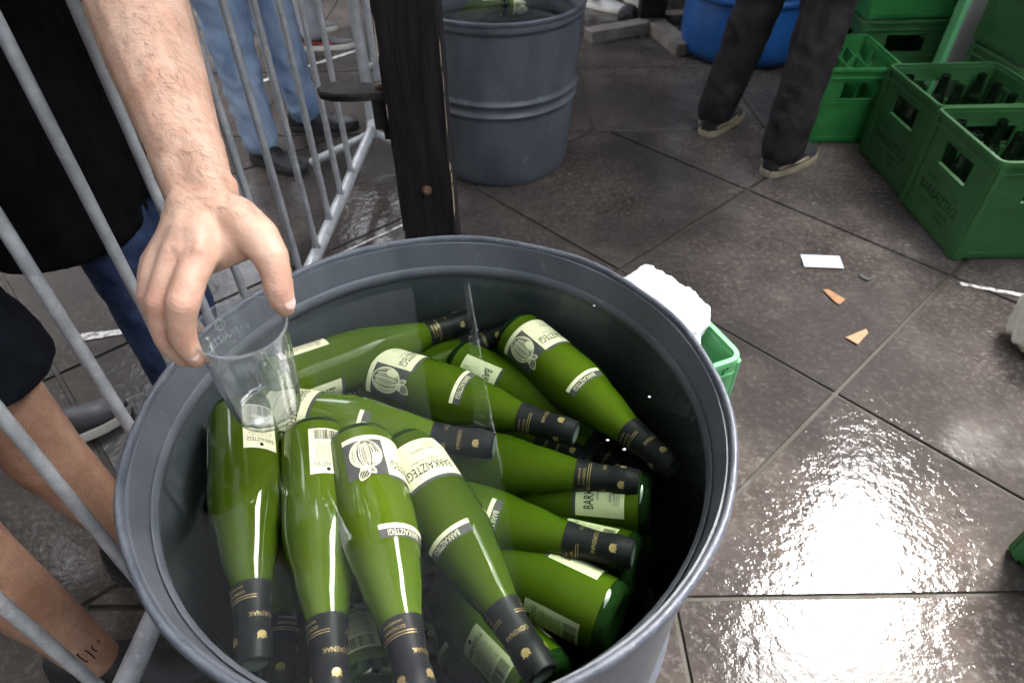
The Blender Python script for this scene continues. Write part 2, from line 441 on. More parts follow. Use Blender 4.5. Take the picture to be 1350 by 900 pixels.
for i in range(-7, 8):
    for j in range(-7, 8):
        p = O0 + e1 * (TS * i) + e2 * (TS * j)
        q = [p + e1 * JW + e2 * JW, p + e1 * (TS - JW) + e2 * JW, p + e1 * (TS - JW) + e2 * (TS - JW), p + e1 * JW + e2 * (TS - JW)]
        q = [(a.x, a.y) for a in q]
        q = clip(q, 0, 1, Y0 + JW); q = clip(q, 0, -1, -(Y1 - JW)) if len(q) > 2 else q
        if len(q) < 3: continue
        area = abs(sum(q[k][0] * q[(k + 1) % len(q)][1] - q[(k + 1) % len(q)][0] * q[k][1] for k in range(len(q)))) / 2
        cx = sum(a[0] for a in q) / len(q)
        if area < .004 or cx < -2.9 or cx > 3.2: continue
        tile(q)
for row, (ya, yb, off) in enumerate(((Y0 - .72, Y0, .303), (Y0 - 1.44, Y0 - .72, .1), (Y1, Y1 + .72, .358), (Y1 + .72, Y1 + 1.44, .0), (Y1 + 1.44, Y1 + 2.16, .358), (Y1 + 2.16, Y1 + 2.88, 0.))):
    for k in range(-5, 6):
        x0 = off + k * .72
        if x0 > 3.6 or x0 < -3.7: continue
        tile([(x0 + JW, ya + JW), (x0 + .72 - JW, ya + JW), (x0 + .72 - JW, yb - JW), (x0 + JW, yb - JW)])


def strip(a, b, wd, label, name='painted_line'):
    a = Vector(a); b = Vector(b); d = (b - a).normalized(); n = Vector((-d.y, d.x)) * wd / 2
    mb = MB(); L = (b - a).length; k = max(4, int(L / .02)); vs = []; fs = []
    for i in range(k + 1):
        p = a + d * (L * i / k); o1 = 1 + rng.uniform(-.25, .2); o2 = 1 + rng.uniform(-.25, .2)
        vs += [(p.x + n.x * o1, p.y + n.y * o1, .0028), (p.x - n.x * o2, p.y - n.y * o2, .0028)]
    for i in range(k): fs.append((2 * i, 2 * i + 1, 2 * i + 3, 2 * i + 2))
    mb.add(vs, fs); o = mb.build(name, M['paint'], floor)


strip((1.35, 1.545), (1.52, 1.478), .016, '')
strip((-1.21, 1.364), (-.98, 1.412), .030, '')
strip((-.62, 1.69), (-.33, 1.95), .009, '')
strip((-1.24, 3.19), (-.80, 3.65), .022, '')

# ------------------------------------------------------------------ unseen roofs and walls, some of them added, shaped to shade the place
def sheet(name, poly, z, mat, label, cat):
    mb = MB(); mb.prism(poly, z, z + .02)
    o = mb.build(name, mat); return tag(o, label, cat)


CZ = 2.8  # sheet outlines below are trimmed so their gaps set light and glare
o = sheet('white_awning', [(-4.2, -6.2), (.05, -6.2), (.05, 1.2), (-.36, 4.0), (-.36, 7.6), (-.9, 7.6), (-.9, 3.5), (-2.1, 3.5), (-2.1, 1.9), (-4.2, 1.9)], CZ, M['canvas_white'], 'white cloth awning stretched above the barrier', 'awning')
tag(o, kind='structure')
for poly, lab, dz_ in (([(.035, -6.2), (.55, -6.2), (.55, -3.0), (.85, .6), (1.3, 1.4), (1.6, 1.95), (2.65, 3.14), (2.65, 7.6), (-.353, 7.6), (-.353, 4.0), (-.075, 2.1), (.035, 1.2)], 'dark tarpaulin roof over the middle of the yard', .024),
                  ([(2.66, 3.14), (2.72, 1.95), (2.25, 1.4), (2.3, .4), (2.6, -3.0), (9, -3.0), (9, 7.6), (2.66, 7.6)], 'dark tarpaulin roof over the stacked crates', 0),
                  ([(.56, -3.01), (.56, -6.2), (9, -6.2), (9, -3.01)], 'unseen dark tarpaulin added behind the viewer to cut the light', 0)):  # last roof is added out of view to cut light from behind
    o = sheet('dark_tarpaulin', poly, CZ + dz_, M['canvas_dark'], lab, 'awning')
    tag(o, kind='structure')
mb = MB(); mb.box((3.6, -6.1, -.005), (3.9, 7.6, 4.2)); o = mb.build('side_wall', M['wall']); tag(o, kind='structure')
mb = MB(); mb.box((-4.4, -6.1, -.005), (-4.1, 7.6, 4.2)); o = mb.build('side_wall', M['wall']); tag(o, kind='structure')  # left wall, unseen, added to close off light from the side
mb = MB(); mb.box((-4.4, -6.5, -.005), (9, -6.11, 4.2)); o = mb.build('back_wall', M['wall']); tag(o, kind='structure')  # unseen wall added behind the viewer to stop low skylight
mb = MB(); mb.box((-9, 7.6, -.005), (3.61, 7.9, 3.6)); o = mb.build('back_wall', M['wall']); tag(o, kind='structure')

# ------------------------------------------------------------------ tubs
def make_tub(name, c, rr, rb, h, rings, label, sx=1.0, water=None):
    t = empty(name, (c[0], c[1], 0), 0, label, 'tub')
    th = .006

    def rad(z): return rb + (rr - .010 - rb) * (z / h) ** .8
    prof = [(0, rb - .02), (.004, rb - .004), (.014, rb)]
    zs = [h * k / 24 for k in range(1, 24)]
    for z in sorted(set(zs + [rz + d for rz in rings for d in (-.02, -.014, -.008, 0, .008, .014, .02)])):
        if z > h - .05: continue
        b = sum(.0085 * math.exp(-((z - rz) / .009) ** 2) for rz in rings)
        prof.append((z, rad(z) + b))
    zt = h - .045
    prof += [(zt, rad(zt))]
    wall = MB()
    inner = [(z, r - th) for z, r in prof if z > .01]
    full = prof + [(h - .038, rad(h - .038) + .007), (h - .030, rr - .003), (h - .020, rr - .003), (h - .008, rr - .0042)] + [(h - .008, rr - .0048 - th)] + [(h - .045, rad(h - .045) - th)] + inner[::-1]
    wall.lathe(full, 96, cap0=True, cap1=True)
    wo = wall.build('wall', M['tub'], t, 35)
    rim = MB()
    # rolled lip
    k = 14; rp = []
    for i in range(k):
        a = 2 * math.pi * i / k; rp.append((h - .007 + .007 * math.sin(a) - (.006 * (1 - abs(math.cos(a))) if math.sin(a) < 0 else 0), rr - .0042 + .0042 * math.cos(a)))
    vs = []; fs = []; S = 128
    for z, r in rp:
        for q in range(S):
            a = 2 * math.pi * q / S
            nn = noise.noise(Vector((math.cos(a) * 3, math.sin(a) * 3, c[0] * 5))) * .0025
            vs.append(((r + nn) * math.cos(a), (r + nn) * math.sin(a), z + nn * .8))
    for i in range(k):
        for q in range(S): fs.append((i * S + q, i * S + (q + 1) % S, ((i + 1) % k) * S + (q + 1) % S, ((i + 1) % k) * S + q))
    rim.add(vs, fs); rim.build('rim', M['tub_rim'], t, 60)
    if True:   # step moulded into the wall just below the lip, inside
        st = MB(); z1 = h - .052; r1 = rad(z1) - th - .0008
        st.lathe([(z1 - .010, r1 - .0002), (z1 - .006, r1 - .0045), (z1 + .004, r1 - .005), (z1 + .010, r1 - .0002)], 96, cap0=False, cap1=False)
        st.build('inner_ridge', M['tub'], t, 60)
    if sx != 1: t.scale = (sx, 1, 1)
    if water:
        wm = MB(); n = 96; r = rad(water) - th + .001
        wm.lathe([(.012, rad(.012) - th - .0015)] + [(water * q / 6, rad(water * q / 6) - th - .0015) for q in range(1, 7)], n, (c[0], c[1], 0))
        o = wm.build('water', M['water']); tag(o, kind='structure')
    return t


TUB = (-.0859, .4835); TR = .319; TH = .69; WL = .646
make_tub('grey_tub', TUB, TR + .004, .290, TH, (.33, .29), 'large grey plastic tub of water and green bottles in the foreground', water=WL)
TUB2 = (-.03, 2.415)
make_tub('grey_tub', TUB2, .303, .252, .585, (.315, .275), 'grey ribbed plastic tub standing behind the dark wooden post', water=.50)

# ------------------------------------------------------------------ bottles
BL = .318
BP = [(0, .0275), (.0015, .034), (.006, .0390), (.014, .0412), (.02, .0415), (.06, .0415), (.10, .0415), (.128, .0415), (.142, .0408), (.156, .0390), (.170, .0360), (.184, .0322),
      (.198, .0282), (.212, .0244), (.226, .0212), (.240, .0188), (.254, .0172), (.266, .0163), (.276, .0160), (.279, .0170), (.296, .0170), (.300, .0162), (.308, .0158)]

BP = [(z if z < .19 else z + .010, r) for z, r in BP]


def brad(z):
    for (a, ra), (b, rb_) in zip(BP, BP[1:]):
        if z <= b: return ra + (rb_ - ra) * (z - a) / (b - a)
    return BP[-1][1]


def wrap(mb, v2, f2, off):
    """lay flat shapes (angle in metres of arc, height) on the bottle"""
    mb.add([((brad(y) + off) * math.cos(a), (brad(y) + off) * math.sin(a), y) for a, y in v2], f2)


def patch(mb, a0, a1, z0, z1, off, na=14, nz=3):
    v = [(R(a0 + (a1 - a0) * i / na), z0 + (z1 - z0) * j / nz) for j in range(nz + 1) for i in range(na + 1)]
    f = [(j * (na + 1) + i, j * (na + 1) + i + 1, (j + 1) * (na + 1) + i + 1, (j + 1) * (na + 1) + i) for j in range(nz) for i in range(na)]
    wrap(mb, v, f, off)


def word(mb, s, a, z, hgt, off, wmax=None, rot=0, narrow=1.0):
    v, f, asp = text2d(s); rr_ = brad(z)
    k = hgt; kx = hgt * narrow
    if wmax and asp * kx > wmax: kx = wmax / asp
    wrap(mb, [(R(a) + x * kx / rr_, z + y * k) for x, y in v], f, off)


def ribbon(mb, pts, wd, off, a0, z0):
    """thin drawn stroke given in metres on the label, about (angle a0, height z0)"""
    v = []; f = []
    for i, (x, y) in enumerate(pts):
        x1, y1 = pts[min(i + 1, len(pts) - 1)]; x2, y2 = pts[max(i - 1, 0)]
        dx, dy = x1 - x2, y1 - y2; l = math.hypot(dx, dy) or 1
        nx, ny = -dy / l * wd / 2, dx / l * wd / 2
        for s in (1, -1): v.append((R(a0) + (x + nx * s) / .0415, z0 + y + ny * s))
    for i in range(len(pts) - 1): f.append((2 * i, 2 * i + 1, 2 * i + 3, 2 * i + 2))
    wrap(mb, v, f, off)


def make_bottle():
    t = empty('cider_bottle', (0, 0, 0))
    g = MB(); bodyp = [p for p in BP if p[0] <= .2655]
    g.lathe(bodyp[3:], 40, cap0=False, cap1=True)
    g.cur = 1; g.lathe([(.006, .004), (.0035, .020)] + bodyp[:4], 40, cap0=True, cap1=False)
    g.build('glass', [M['bottle'], M['punt']], t, 50)
    c = MB(); cp = [(z + .010, brad(z + .010) + .0007) for z in (.232, .238, .246, .256, .266, .276, .279, .288, .296, .300)]
    c.lathe(cp, 32, cap0=True, cap1=False); c.lathe([(.310, .0169), (.3175, .0162), (.3185, .0150)], 32, cap0=False, cap1=False)
    c.lathe([(.3185, .0150), (.3186, .0118)], 24, cap0=False, cap1=False); c.cur = 1; c.lathe([(.3186, .0118), (.3182, .0112), (.3182, .002)], 24, cap0=False, cap1=True)
    cap = c.build('capsule', [M['foil'], M['cap']], t, 40)
    k = MB()
    for z in (.2575, .2600): patch(k, 20, 150, z, z + .0007, .0012, 12, 1)
    for z in (.2575, .2600): patch(k, 200, 330, z, z + .0007, .0012, 12, 1)
    for a in (0, 180): word(k, 'GORENAK', a, .277, .0046, .0012, .026)
    for a in (85, 265):
        word(k, 'GORENAK', a, .2535, .0032, .0012, .024); word(k, 'SAGARDOA', a, .2480, .0025, .0012, .02)
    for a in (0, 90, 180, 270):   # little gold crest near the top
        pts = [(0, -.0042), (.003, -.003), (.0045, -.0005), (.0038, .002), (.0048, .0042), (.0022, .003), (0, .0048), (-.0022, .003), (-.0048, .0042), (-.0038, .002), (-.0045, -.0005), (-.003, -.003)]
        wrap(k, [(R(a + 8) + x / .017, .298 + y) for x, y in pts], [tuple(range(12))], .0013)
    k.build('gold_print', M['gold'], cap)
    f = MB(); patch(f, -72, 27, .030, .090, .0005, 20, 2); patch(f, 27, 88, .030, .037, .0005, 10, 1)
    fl = f.build('front_label', M['cream'], t, 30)
    i_ = MB(); patch(i_, 27, 88, .037, .090, .0005, 12, 2); patch(i_, -72, 27, .090, .0945, .0005, 20, 1)
    i_.build('illustration', M['lblgrey'], fl, 30)
    a_ = MB(); A0, Z0 = 55, .060
    el = [(.017 * math.cos(2 * math.pi * k / 40), .0205 * math.sin(2 * math.pi * k / 40)) for k in range(41)]
    for ddx in (0, .0006): ribbon(a_, [(x + ddx, y + .002) for x, y in el], .0011, .0010, A0, Z0 - .003)
    r2 = random.Random(3)
    for q in range(34):
        rx = .0162 * (q + .5) / 34; s = r2.choice((-1, 1)); ph0 = r2.uniform(-1.35, -.7); ph1 = r2.uniform(.7, 1.35)
        ribbon(a_, [(s * rx * math.cos(u), .0195 * math.sin(u) - .001) for u in [ph0 + (ph1 - ph0) * e / 10 for e in range(11)]], .00042, .0010, A0, Z0)
    # pale cheek of the fruit, leaf and stalk
    wrap(a_, [(R(A0) + (-.0105 + .005 * math.cos(u)) / .0415, Z0 + .006 + .009 * math.sin(u)) for u in [2 * math.pi * k / 14 for k in range(14)]], [tuple(range(14))], .0009)
    def leaf(cx, cy, ang, ln, wd):
        ca, sa = math.cos(ang), math.sin(ang)
        for s in (-1, -.5, 0, .5, 1):
            pts = [(u * ln, s * wd * math.sin(math.pi * u) ** .8) for u in [e / 12 for e in range(13)]]
            ribbon(a_, [(cx + x * ca - y * sa, cy + x * sa + y * ca) for x, y in pts], .0011 if abs(s) == 1 else .0005, .0011, A0, Z0)
    leaf(.001, .019, R(60), .019, .0055); leaf(.001, .019, R(125), .012, .0035); leaf(0, .018, R(20), .010, .003)
    a_.build('drawing', M['cream'], fl)
    w_ = MB(); word(w_, 'BARKAIZTEGI', -19, .0735, .0125, .0009, .058, narrow=.75)
    word(w_, 'SAGARDO NATURALA', -19, .0625, .0024, .0009, .035); word(w_, 'EUSKAL SAGARDOA', -25, .047, .0022, .0009, .03)
    for q in range(3): word(w_, 'EKOLOGIKOA', -40, .0425 - q * .003, .0016, .0009, .014)
    w_.build('lettering', M['ink'], fl)
    s_ = MB(); patch(s_, -28, 62, .1545, .1595, .0005, 16, 1); st = s_.build('shoulder_label', M['cream'], t, 30)
    s2 = MB(); patch(s2, -28, 62, .1595, .1690, .0005, 16, 2); s2.build('grey_band', M['lblgrey'], st, 30)
    s3 = MB(); word(s3, 'BARKAIZTEGI', 22, .1643, .0062, .0010, .036, narrow=.8); s3.build('lettering', M['cream'], st)
    b_ = MB(); patch(b_, 163, 217, .028, .094, .0005, 12, 2); bl = b_.build('back_label', M['cream'], t, 30)
    b2 = MB(); word(b2, 'BARKAIZTEGI', 190, .0815, .0056, .0009, .031, narrow=.85)
    wrap(b2, [(R(190) + .0022 * math.cos(u) / .0415, .0885 + .0026 * math.sin(u)) for u in [2 * math.pi * k / 12 for k in range(12)]], [tuple(range(12))], .0009)
    for q in range(9):
        word(b2, ('sagardoa sagarrarekin egina', 'edari naturala eta freskoa', 'hotz zerbitzatu mesedez')[q % 3], 190, .0755 - q * .0031, .0019, .0009, .030 + .002 * math.sin(q * 2.1))
    x = -.0135; r3 = random.Random(5)
    while x < .0135:
        wd = r3.choice((.0004, .0007, .0011)); a = 190 + math.degrees(x / .0415)
        patch(b2, a, a + math.degrees(wd / .0415), .0305, .045, .0009, 1, 1); x += wd + r3.choice((.0005, .0009))
    b2.build('lettering', M['ink'], bl)
    return t


def place_bottle(o, bpx, zb, cpx, zc, face, length=BL):
    b = W(*bpx, zb); d = ray(*cpx)
    c0 = W(*cpx, zc)
    # keep the cap on its line of sight where a bottle of this length allows it
    A = d.dot(d); B = 2 * d.dot(EYE - b); C = (EYE - b).length_squared - length ** 2; disc = B * B - 4 * A * C
    if disc > 0:
        ts = [(-B + s * math.sqrt(disc)) / (2 * A) for s in (1, -1)]
        c1 = min((EYE + d * t_ for t_ in ts), key=lambda p: abs(p.z - zc))
        if abs(c1.z - zc) < .03: c0 = c1
    ax = (c0 - b).normalized()
    for _ in range(12):                 # keep both ends inside the tub wall
        for e, r_ in ((b, .041), (b + ax * length, .018)):
            d_ = Vector((TUB[0] - e.x, TUB[1] - e.y, 0)); lim = .290 + .023 * (max(e.z, .05) / TH) ** .8 - .006 - r_
            if d_.length > lim: b = b + d_.normalized() * (d_.length - lim)
    mid = b + ax * length * .4
    view = (EYE - mid); view = (view - ax * view.dot(ax)).normalized()      # side of the bottle that is turned up
    f = R(face); side = ax.cross(view)
    X = view * math.cos(f) - side * math.sin(f); Y = ax.cross(X)
    o.matrix_world = Matrix(((X.x, Y.x, ax.x, b.x), (X.y, Y.y, ax.y, b.y), (X.z, Y.z, ax.z, b.z), (0, 0, 0, 1)))


BOT = [
    ((352, 505), .600, (617, 413), .573, 264, 'green cider bottle under the clear cup, neck pointing right towards the post'),
    ((482, 487), .560, (770, 575), .572, 48, 'bright green bottle with fruit drawing label, capsule pointing right, middle of tub'),
    ((335, 548), .580, (619, 583), .588, 8, 'green bottle just right of the cup bottom, narrow shoulder label facing up'),
    ((682, 432), .562, (890, 606), .555, 42, 'green bottle with fruit label at the far right, neck sinking into the dark'),
    ((630, 460), .490, (815, 590), .50, 182, 'dim bottle showing its small back label left of the far right bottle'),
    ((600, 480), .520, (884, 604), .520, 318, 'dim bottle lying between the fruit-label bottle in the middle and the far right one'),
    ((525, 596), .520, (808, 632), .552, 262, 'plain green bottle lying across the middle with gold-crested black capsule'),
    ((317, 543), .602, (329, 880), .596, 214, 'leftmost bottle standing neck down against the tub wall'),
    ((405, 590), .594, (422, 940), .596, 206, 'second bottle from the left, neck down, barcode label near its base'),
    ((470, 598), .600, (552, 960), .598, 62, 'topmost bottle with drawn fruit square, pointing straight at the near rim'),
    ((532, 590), .572, (702, 868), .578, 0, 'bottle with big black name on its label, capsule resting by the near rim'),
    ((506, 655), .515, (798, 722), .556, 14, 'bottle with curved shoulder label, black capsule below the gold-crested one'),
    ((815, 818), .520, (556, 690), .490, 246, 'bottle lying base to the right at the near right rim'),
    ((725, 912), .490, (515, 700), .435, 222, 'bottle at the near rim partly under the big-name bottle capsule'),
    ((490, 928), .540, (432, 690), .432, 186, 'bottle at the near rim with upright back label and barcode'),
    ((388, 590), .515, (364, 887), .510, 100, 'sunken bottle wedged between the two leftmost neck-down bottles'),
    ((862, 664), .520, (606, 642), .465, 318, 'bottle with cream label at the right edge behind the gold-crested capsule'),
    ((845, 750), .505, (606, 690), .440, 152, 'bottle with lined back label at the right, above the near rim'),
    ((410, 545), .500, (655, 442), .540, 12, 'sunken bottle with cream label below the one under the cup'),
    ((556, 490), .465, (770, 600), .500, 28, 'deep bottle whose fruit label shows above the middle fruit-label bottle'),
    ((352, 580), .520, (600, 650), .480, 340, 'bottle half hidden below the cup with cream label peeping out'),
    ((600, 720), .450, (820, 660), .430, 100, 'deep dark bottle glimpsed among the right-hand bottles'),
    ((820, 580), .430, (660, 660), .430, 140, 'deep dark bottle at the far right of the tub'),
    ((560, 800), .450, (420, 600), .440, 90, 'deep dark bottle glimpsed under the front bottles'),
    ((446, 655), .490, (480, 905), .500, 95, 'deep bottle seen between the topmost bottle and the second from the left'),
    ((640, 880), .440, (500, 640), .430, 120, 'deep bottle under the big-name bottle near the front rim'),
    ((878, 700), .470, (690, 800), .450, 330, 'dim bottle against the right tub wall behind the lined-label one'),
    ((872, 610), .460, (640, 560), .440, 300, 'dim sunken bottle below the far right fruit-label bottle'),
    ((790, 560), .450, (870, 720), .440, 60, 'deep dark bottle lying across the right-hand bottles'),
]
proto = make_bottle()
for n, (b, zb, c, zc, face, lab) in enumerate(BOT):
    o = proto if n == 0 else copy_tree(proto)
    tag(o, lab, 'bottle', 'cider bottles cooling in the front tub')
    place_bottle(o, b, zb, c, zc, face)
    if n in (2, 7, 8, 9):                      # glossier coat puts sharp highlights on the topmost ones, though under water
        g_ = next(ch for ch in o.children if ch.name.startswith('glass')); g_.material_slots[0].link = 'OBJECT'; g_.material_slots[0].material = M['bottle_glossy']
# bottles floating in the tub behind
for (u, v, rz, face, lab) in ((648, 10, R(12), 190, 'bottle in the rear tub, left of the two pale labels'), (682, 10, R(-160), -20, 'bottle in the rear tub, right of the two pale labels')):
    o = copy_tree(proto); tag(o, lab, 'bottle', 'bottles in the rear tub')
    ax = Vector((-math.cos(rz), -math.sin(rz), -.12)).normalized(); b = W(u, v, .47) - ax * .06 + Vector((0, .02, 0)); view = Vector((0, -.3, 1)); view = (view - ax * view.dot(ax)).normalized(); f = R(face); side = ax.cross(view)
    X = view * math.cos(f) - side * math.sin(f); Y = ax.cross(X)
    o.matrix_world = Matrix(((X.x, Y.x, ax.x, b.x), (X.y, Y.y, ax.y, b.y), (X.z, Y.z, ax.z, b.z), (0, 0, 0, 1)))

# ------------------------------------------------------------------ crowd barrier
bz = .15; ry0, ry1 = -.20, 2.336
def railx(y): return -.6031 + (y - .503) * (.0902 / 1.8327)
bar = empty('crowd_barrier', (railx(1.2), 1.2, 0), 0, 'galvanised steel crowd barrier running past the left of the tub', 'barrier')
def loc(p): return Vector(p) - bar.location
mb = MB(); mb.tube([loc((railx(ry0), ry0, bz)), loc((railx(ry1), ry1, bz))], .0185, 16); mb.build('bottom_rail', M['galv'], bar, 40)
mb = MB(); mb.tube([loc((railx(ry0), ry0, 1.10)), loc((railx(ry1), ry1, 1.10))], .0185, 16); mb.build('top_rail', M['galv'], bar, 40)
for y in (ry0, ry1):
    s = -1 if y == ry0 else 1
    mb = MB(); mb.tube([loc((railx(y), y, bz)), loc((railx(y + s * .03), y + s * .03, bz + .03)), loc((railx(y + s * .035), y + s * .035, bz + .1)), loc((railx(y + s * .035), y + s * .035, 1.03)), loc((railx(y + s * .02), y + s * .02, 1.085)), loc((railx(y), y, 1.10))], .0195, 16)
    mb.build('end_post', M['galv'], bar, 40)
    mb = MB(); mb.tube([loc((railx(y) - .26, y + s * .02, .012)), loc((railx(y) - .22, y + s * .02, .03)), loc((railx(y), y + s * .02, bz - .02)), loc((railx(y) + .22, y + s * .02, .03)), loc((railx(y) + .26, y + s * .02, .012))], .0165, 12)
    mb.build('foot', M['galv'], bar, 40)
bm_ = MB(); bm_.tube([(0, 0, bz), (0, 0, 1.10)], .0088, 12, caps=False)
wl = random.Random(2)
for k in range(4):   # weld beads
    a = k * 1.57; bm_.lathe([(bz + .015, .0125), (bz + .021, .0115), (bz + .024, .009)], 10)
bme = bm_.mesh('bar', M['galv'], 40)
for k in range(-3, 12):
    y = .364 + .1483 * k
    o = link('bar', bme, bar); o.location = loc((railx(y), y, 0))
mb = MB(); mb.tube([loc((railx(ry1) + .035, ry1 + .10, .30)), loc((railx(ry1) + .035, ry1 + .10, 1.05))], .017, 14); mb.build('latch_post', M['galv'], bar, 40)
for z in (.36, .98):
    mb = MB(); mb.tube([loc((railx(ry1) + .03, ry1 + .10, z)), loc((railx(ry1), ry1 + .03, z))], .009, 8); mb.build('latch', M['galv'], bar, 40)

# ------------------------------------------------------------------ dark wooden post with iron pedal
PY = 1.20
pl, pr = W(533, 313, 0), W(603, 308, 0)
pxl = PY * (pl.x / pl.y); pxr = PY * (pr.x / pr.y)
post = empty('wooden_post', ((pxl + pxr) / 2, PY, 0), 0, 'dark stained wooden post with an iron pedal, behind the front tub', 'post')
hw = (pxr - pxl) / 2
mb = MB(); c = .006; hd = .085
oc = [(-hw + c, 0), (hw - c, 0), (hw, c), (hw, hd - c), (hw - c, hd), (-hw + c, hd), (-hw, hd - c), (-hw, c)]
vs = []; fs = []; NZ = 46
for k in range(NZ + 1):
    z = 1.5 * k / NZ
    for i, (x, y) in enumerate(oc):
        n_ = noise.noise(Vector((x * 9, y * 9, z * 11))) * .0035
        vs.append((x + n_ * (1 if x > 0 else -1), y + n_ * .4, z))
for k in range(NZ):
    for i in range(8): fs.append((k * 8 + i, k * 8 + (i + 1) % 8, (k + 1) * 8 + (i + 1) % 8, (k + 1) * 8 + i))
fs.append(tuple(reversed(range(8)))); fs.append(tuple(NZ * 8 + i for i in range(8)))
mb.add(vs, fs); mb.build('timber', M['darkwood'], post, 30)
wr = random.Random(11)   # bare splintered patches along the arrises
for s in (-1, 1):
    mb = MB(); z = .1
    while z < 1.3:
        ln = wr.uniform(.006, .09) ** 1.0; wd = wr.uniform(.0004, .0017)
        x = s * (hw - c * .45); y = c * .42
        n_ = noise.noise(Vector((s * hw * 9, 0, z * 11))) * .0035
        if wr.random() < (.6 if s > 0 else .3):
            mb.add([(x + s * n_ - wd, y - .0042, z), (x + s * n_ + wd, y - .0012, z + ln * .2), (x + s * n_ + wd * .8, y - .001, z + ln * .8), (x + s * n_ - wd * .3, y - .0044, z + ln)], [(0, 1, 2, 3)])
        z += ln * wr.uniform(.7, 1.8)
    mb.build('worn_edge', M['wornwood'], post)['kind'] = 'stuff'
bz_ = W(563, 250, 0); zb_ = HC - PY * (HC / bz_.y)
mb = MB(); hx = PY * bz_.x / bz_.y - post.location.x
mb.add([(hx + 0.0068 * math.cos(a), -.009, zb_ + 0.0068 * math.sin(a)) for a in [k * math.pi / 3 for k in range(6)]] + [(hx + 0.0068 * math.cos(a), .004, zb_ + 0.0068 * math.sin(a)) for a in [k * math.pi / 3 for k in range(6)]],
       [(5, 4, 3, 2, 1, 0)] + [(k, (k + 1) % 6, (k + 1) % 6 + 6, k + 6) for k in range(6)])
mb.tube([(hx, -.009, zb_), (hx, -.016, zb_)], .0045, 8)
bolt = mb.build('bolt', M['rust'], post)
mb = MB(); mb.lathe([(0, .0105), (.002, .0105)], 14); o = mb.build('washer', M['rust'], bolt); o.matrix_basis = Matrix.Translation((hx, -.0012, zb_)) @ Matrix.Rotation(R(90), 4, 'X')
# pedal: flat iron tongue reaching out to the left on a bracket
zp = .735
p0 = W(500, 118, zp); lx = -hw
mb = MB()
out = [(lx + .012, .02), (lx + .012, .062), (lx - .03, .070), (lx - .07, .082), (lx - .105, .082), (lx - .128, .070), (lx - .136, .050), (lx - .126, .028), (lx - .10, .014), (lx - .06, .012), (lx - .03, .016)]
mb.prism(out, zp - .014, zp, .004); mb.build('pedal', M['iron'], post, 30)
mb = MB(); mb.lathe([(0, .011), (.006, .010), (.009, .006)], 12, (lx - .012, .04, zp + .0005)); mb.build('rivet', M['rust'], post, 30)
mb = MB(); mb.prism([(lx - .030, .026), (lx + .004, .026), (lx + .004, .056), (lx - .030, .056)], zp - .075, zp - .0145); mb.prism([(lx - .016, .034), (lx + .004, .034), (lx + .004, .050), (lx - .016, .050)], zp - .10, zp - .0755)
mb.build('bracket', M['iron'], post)

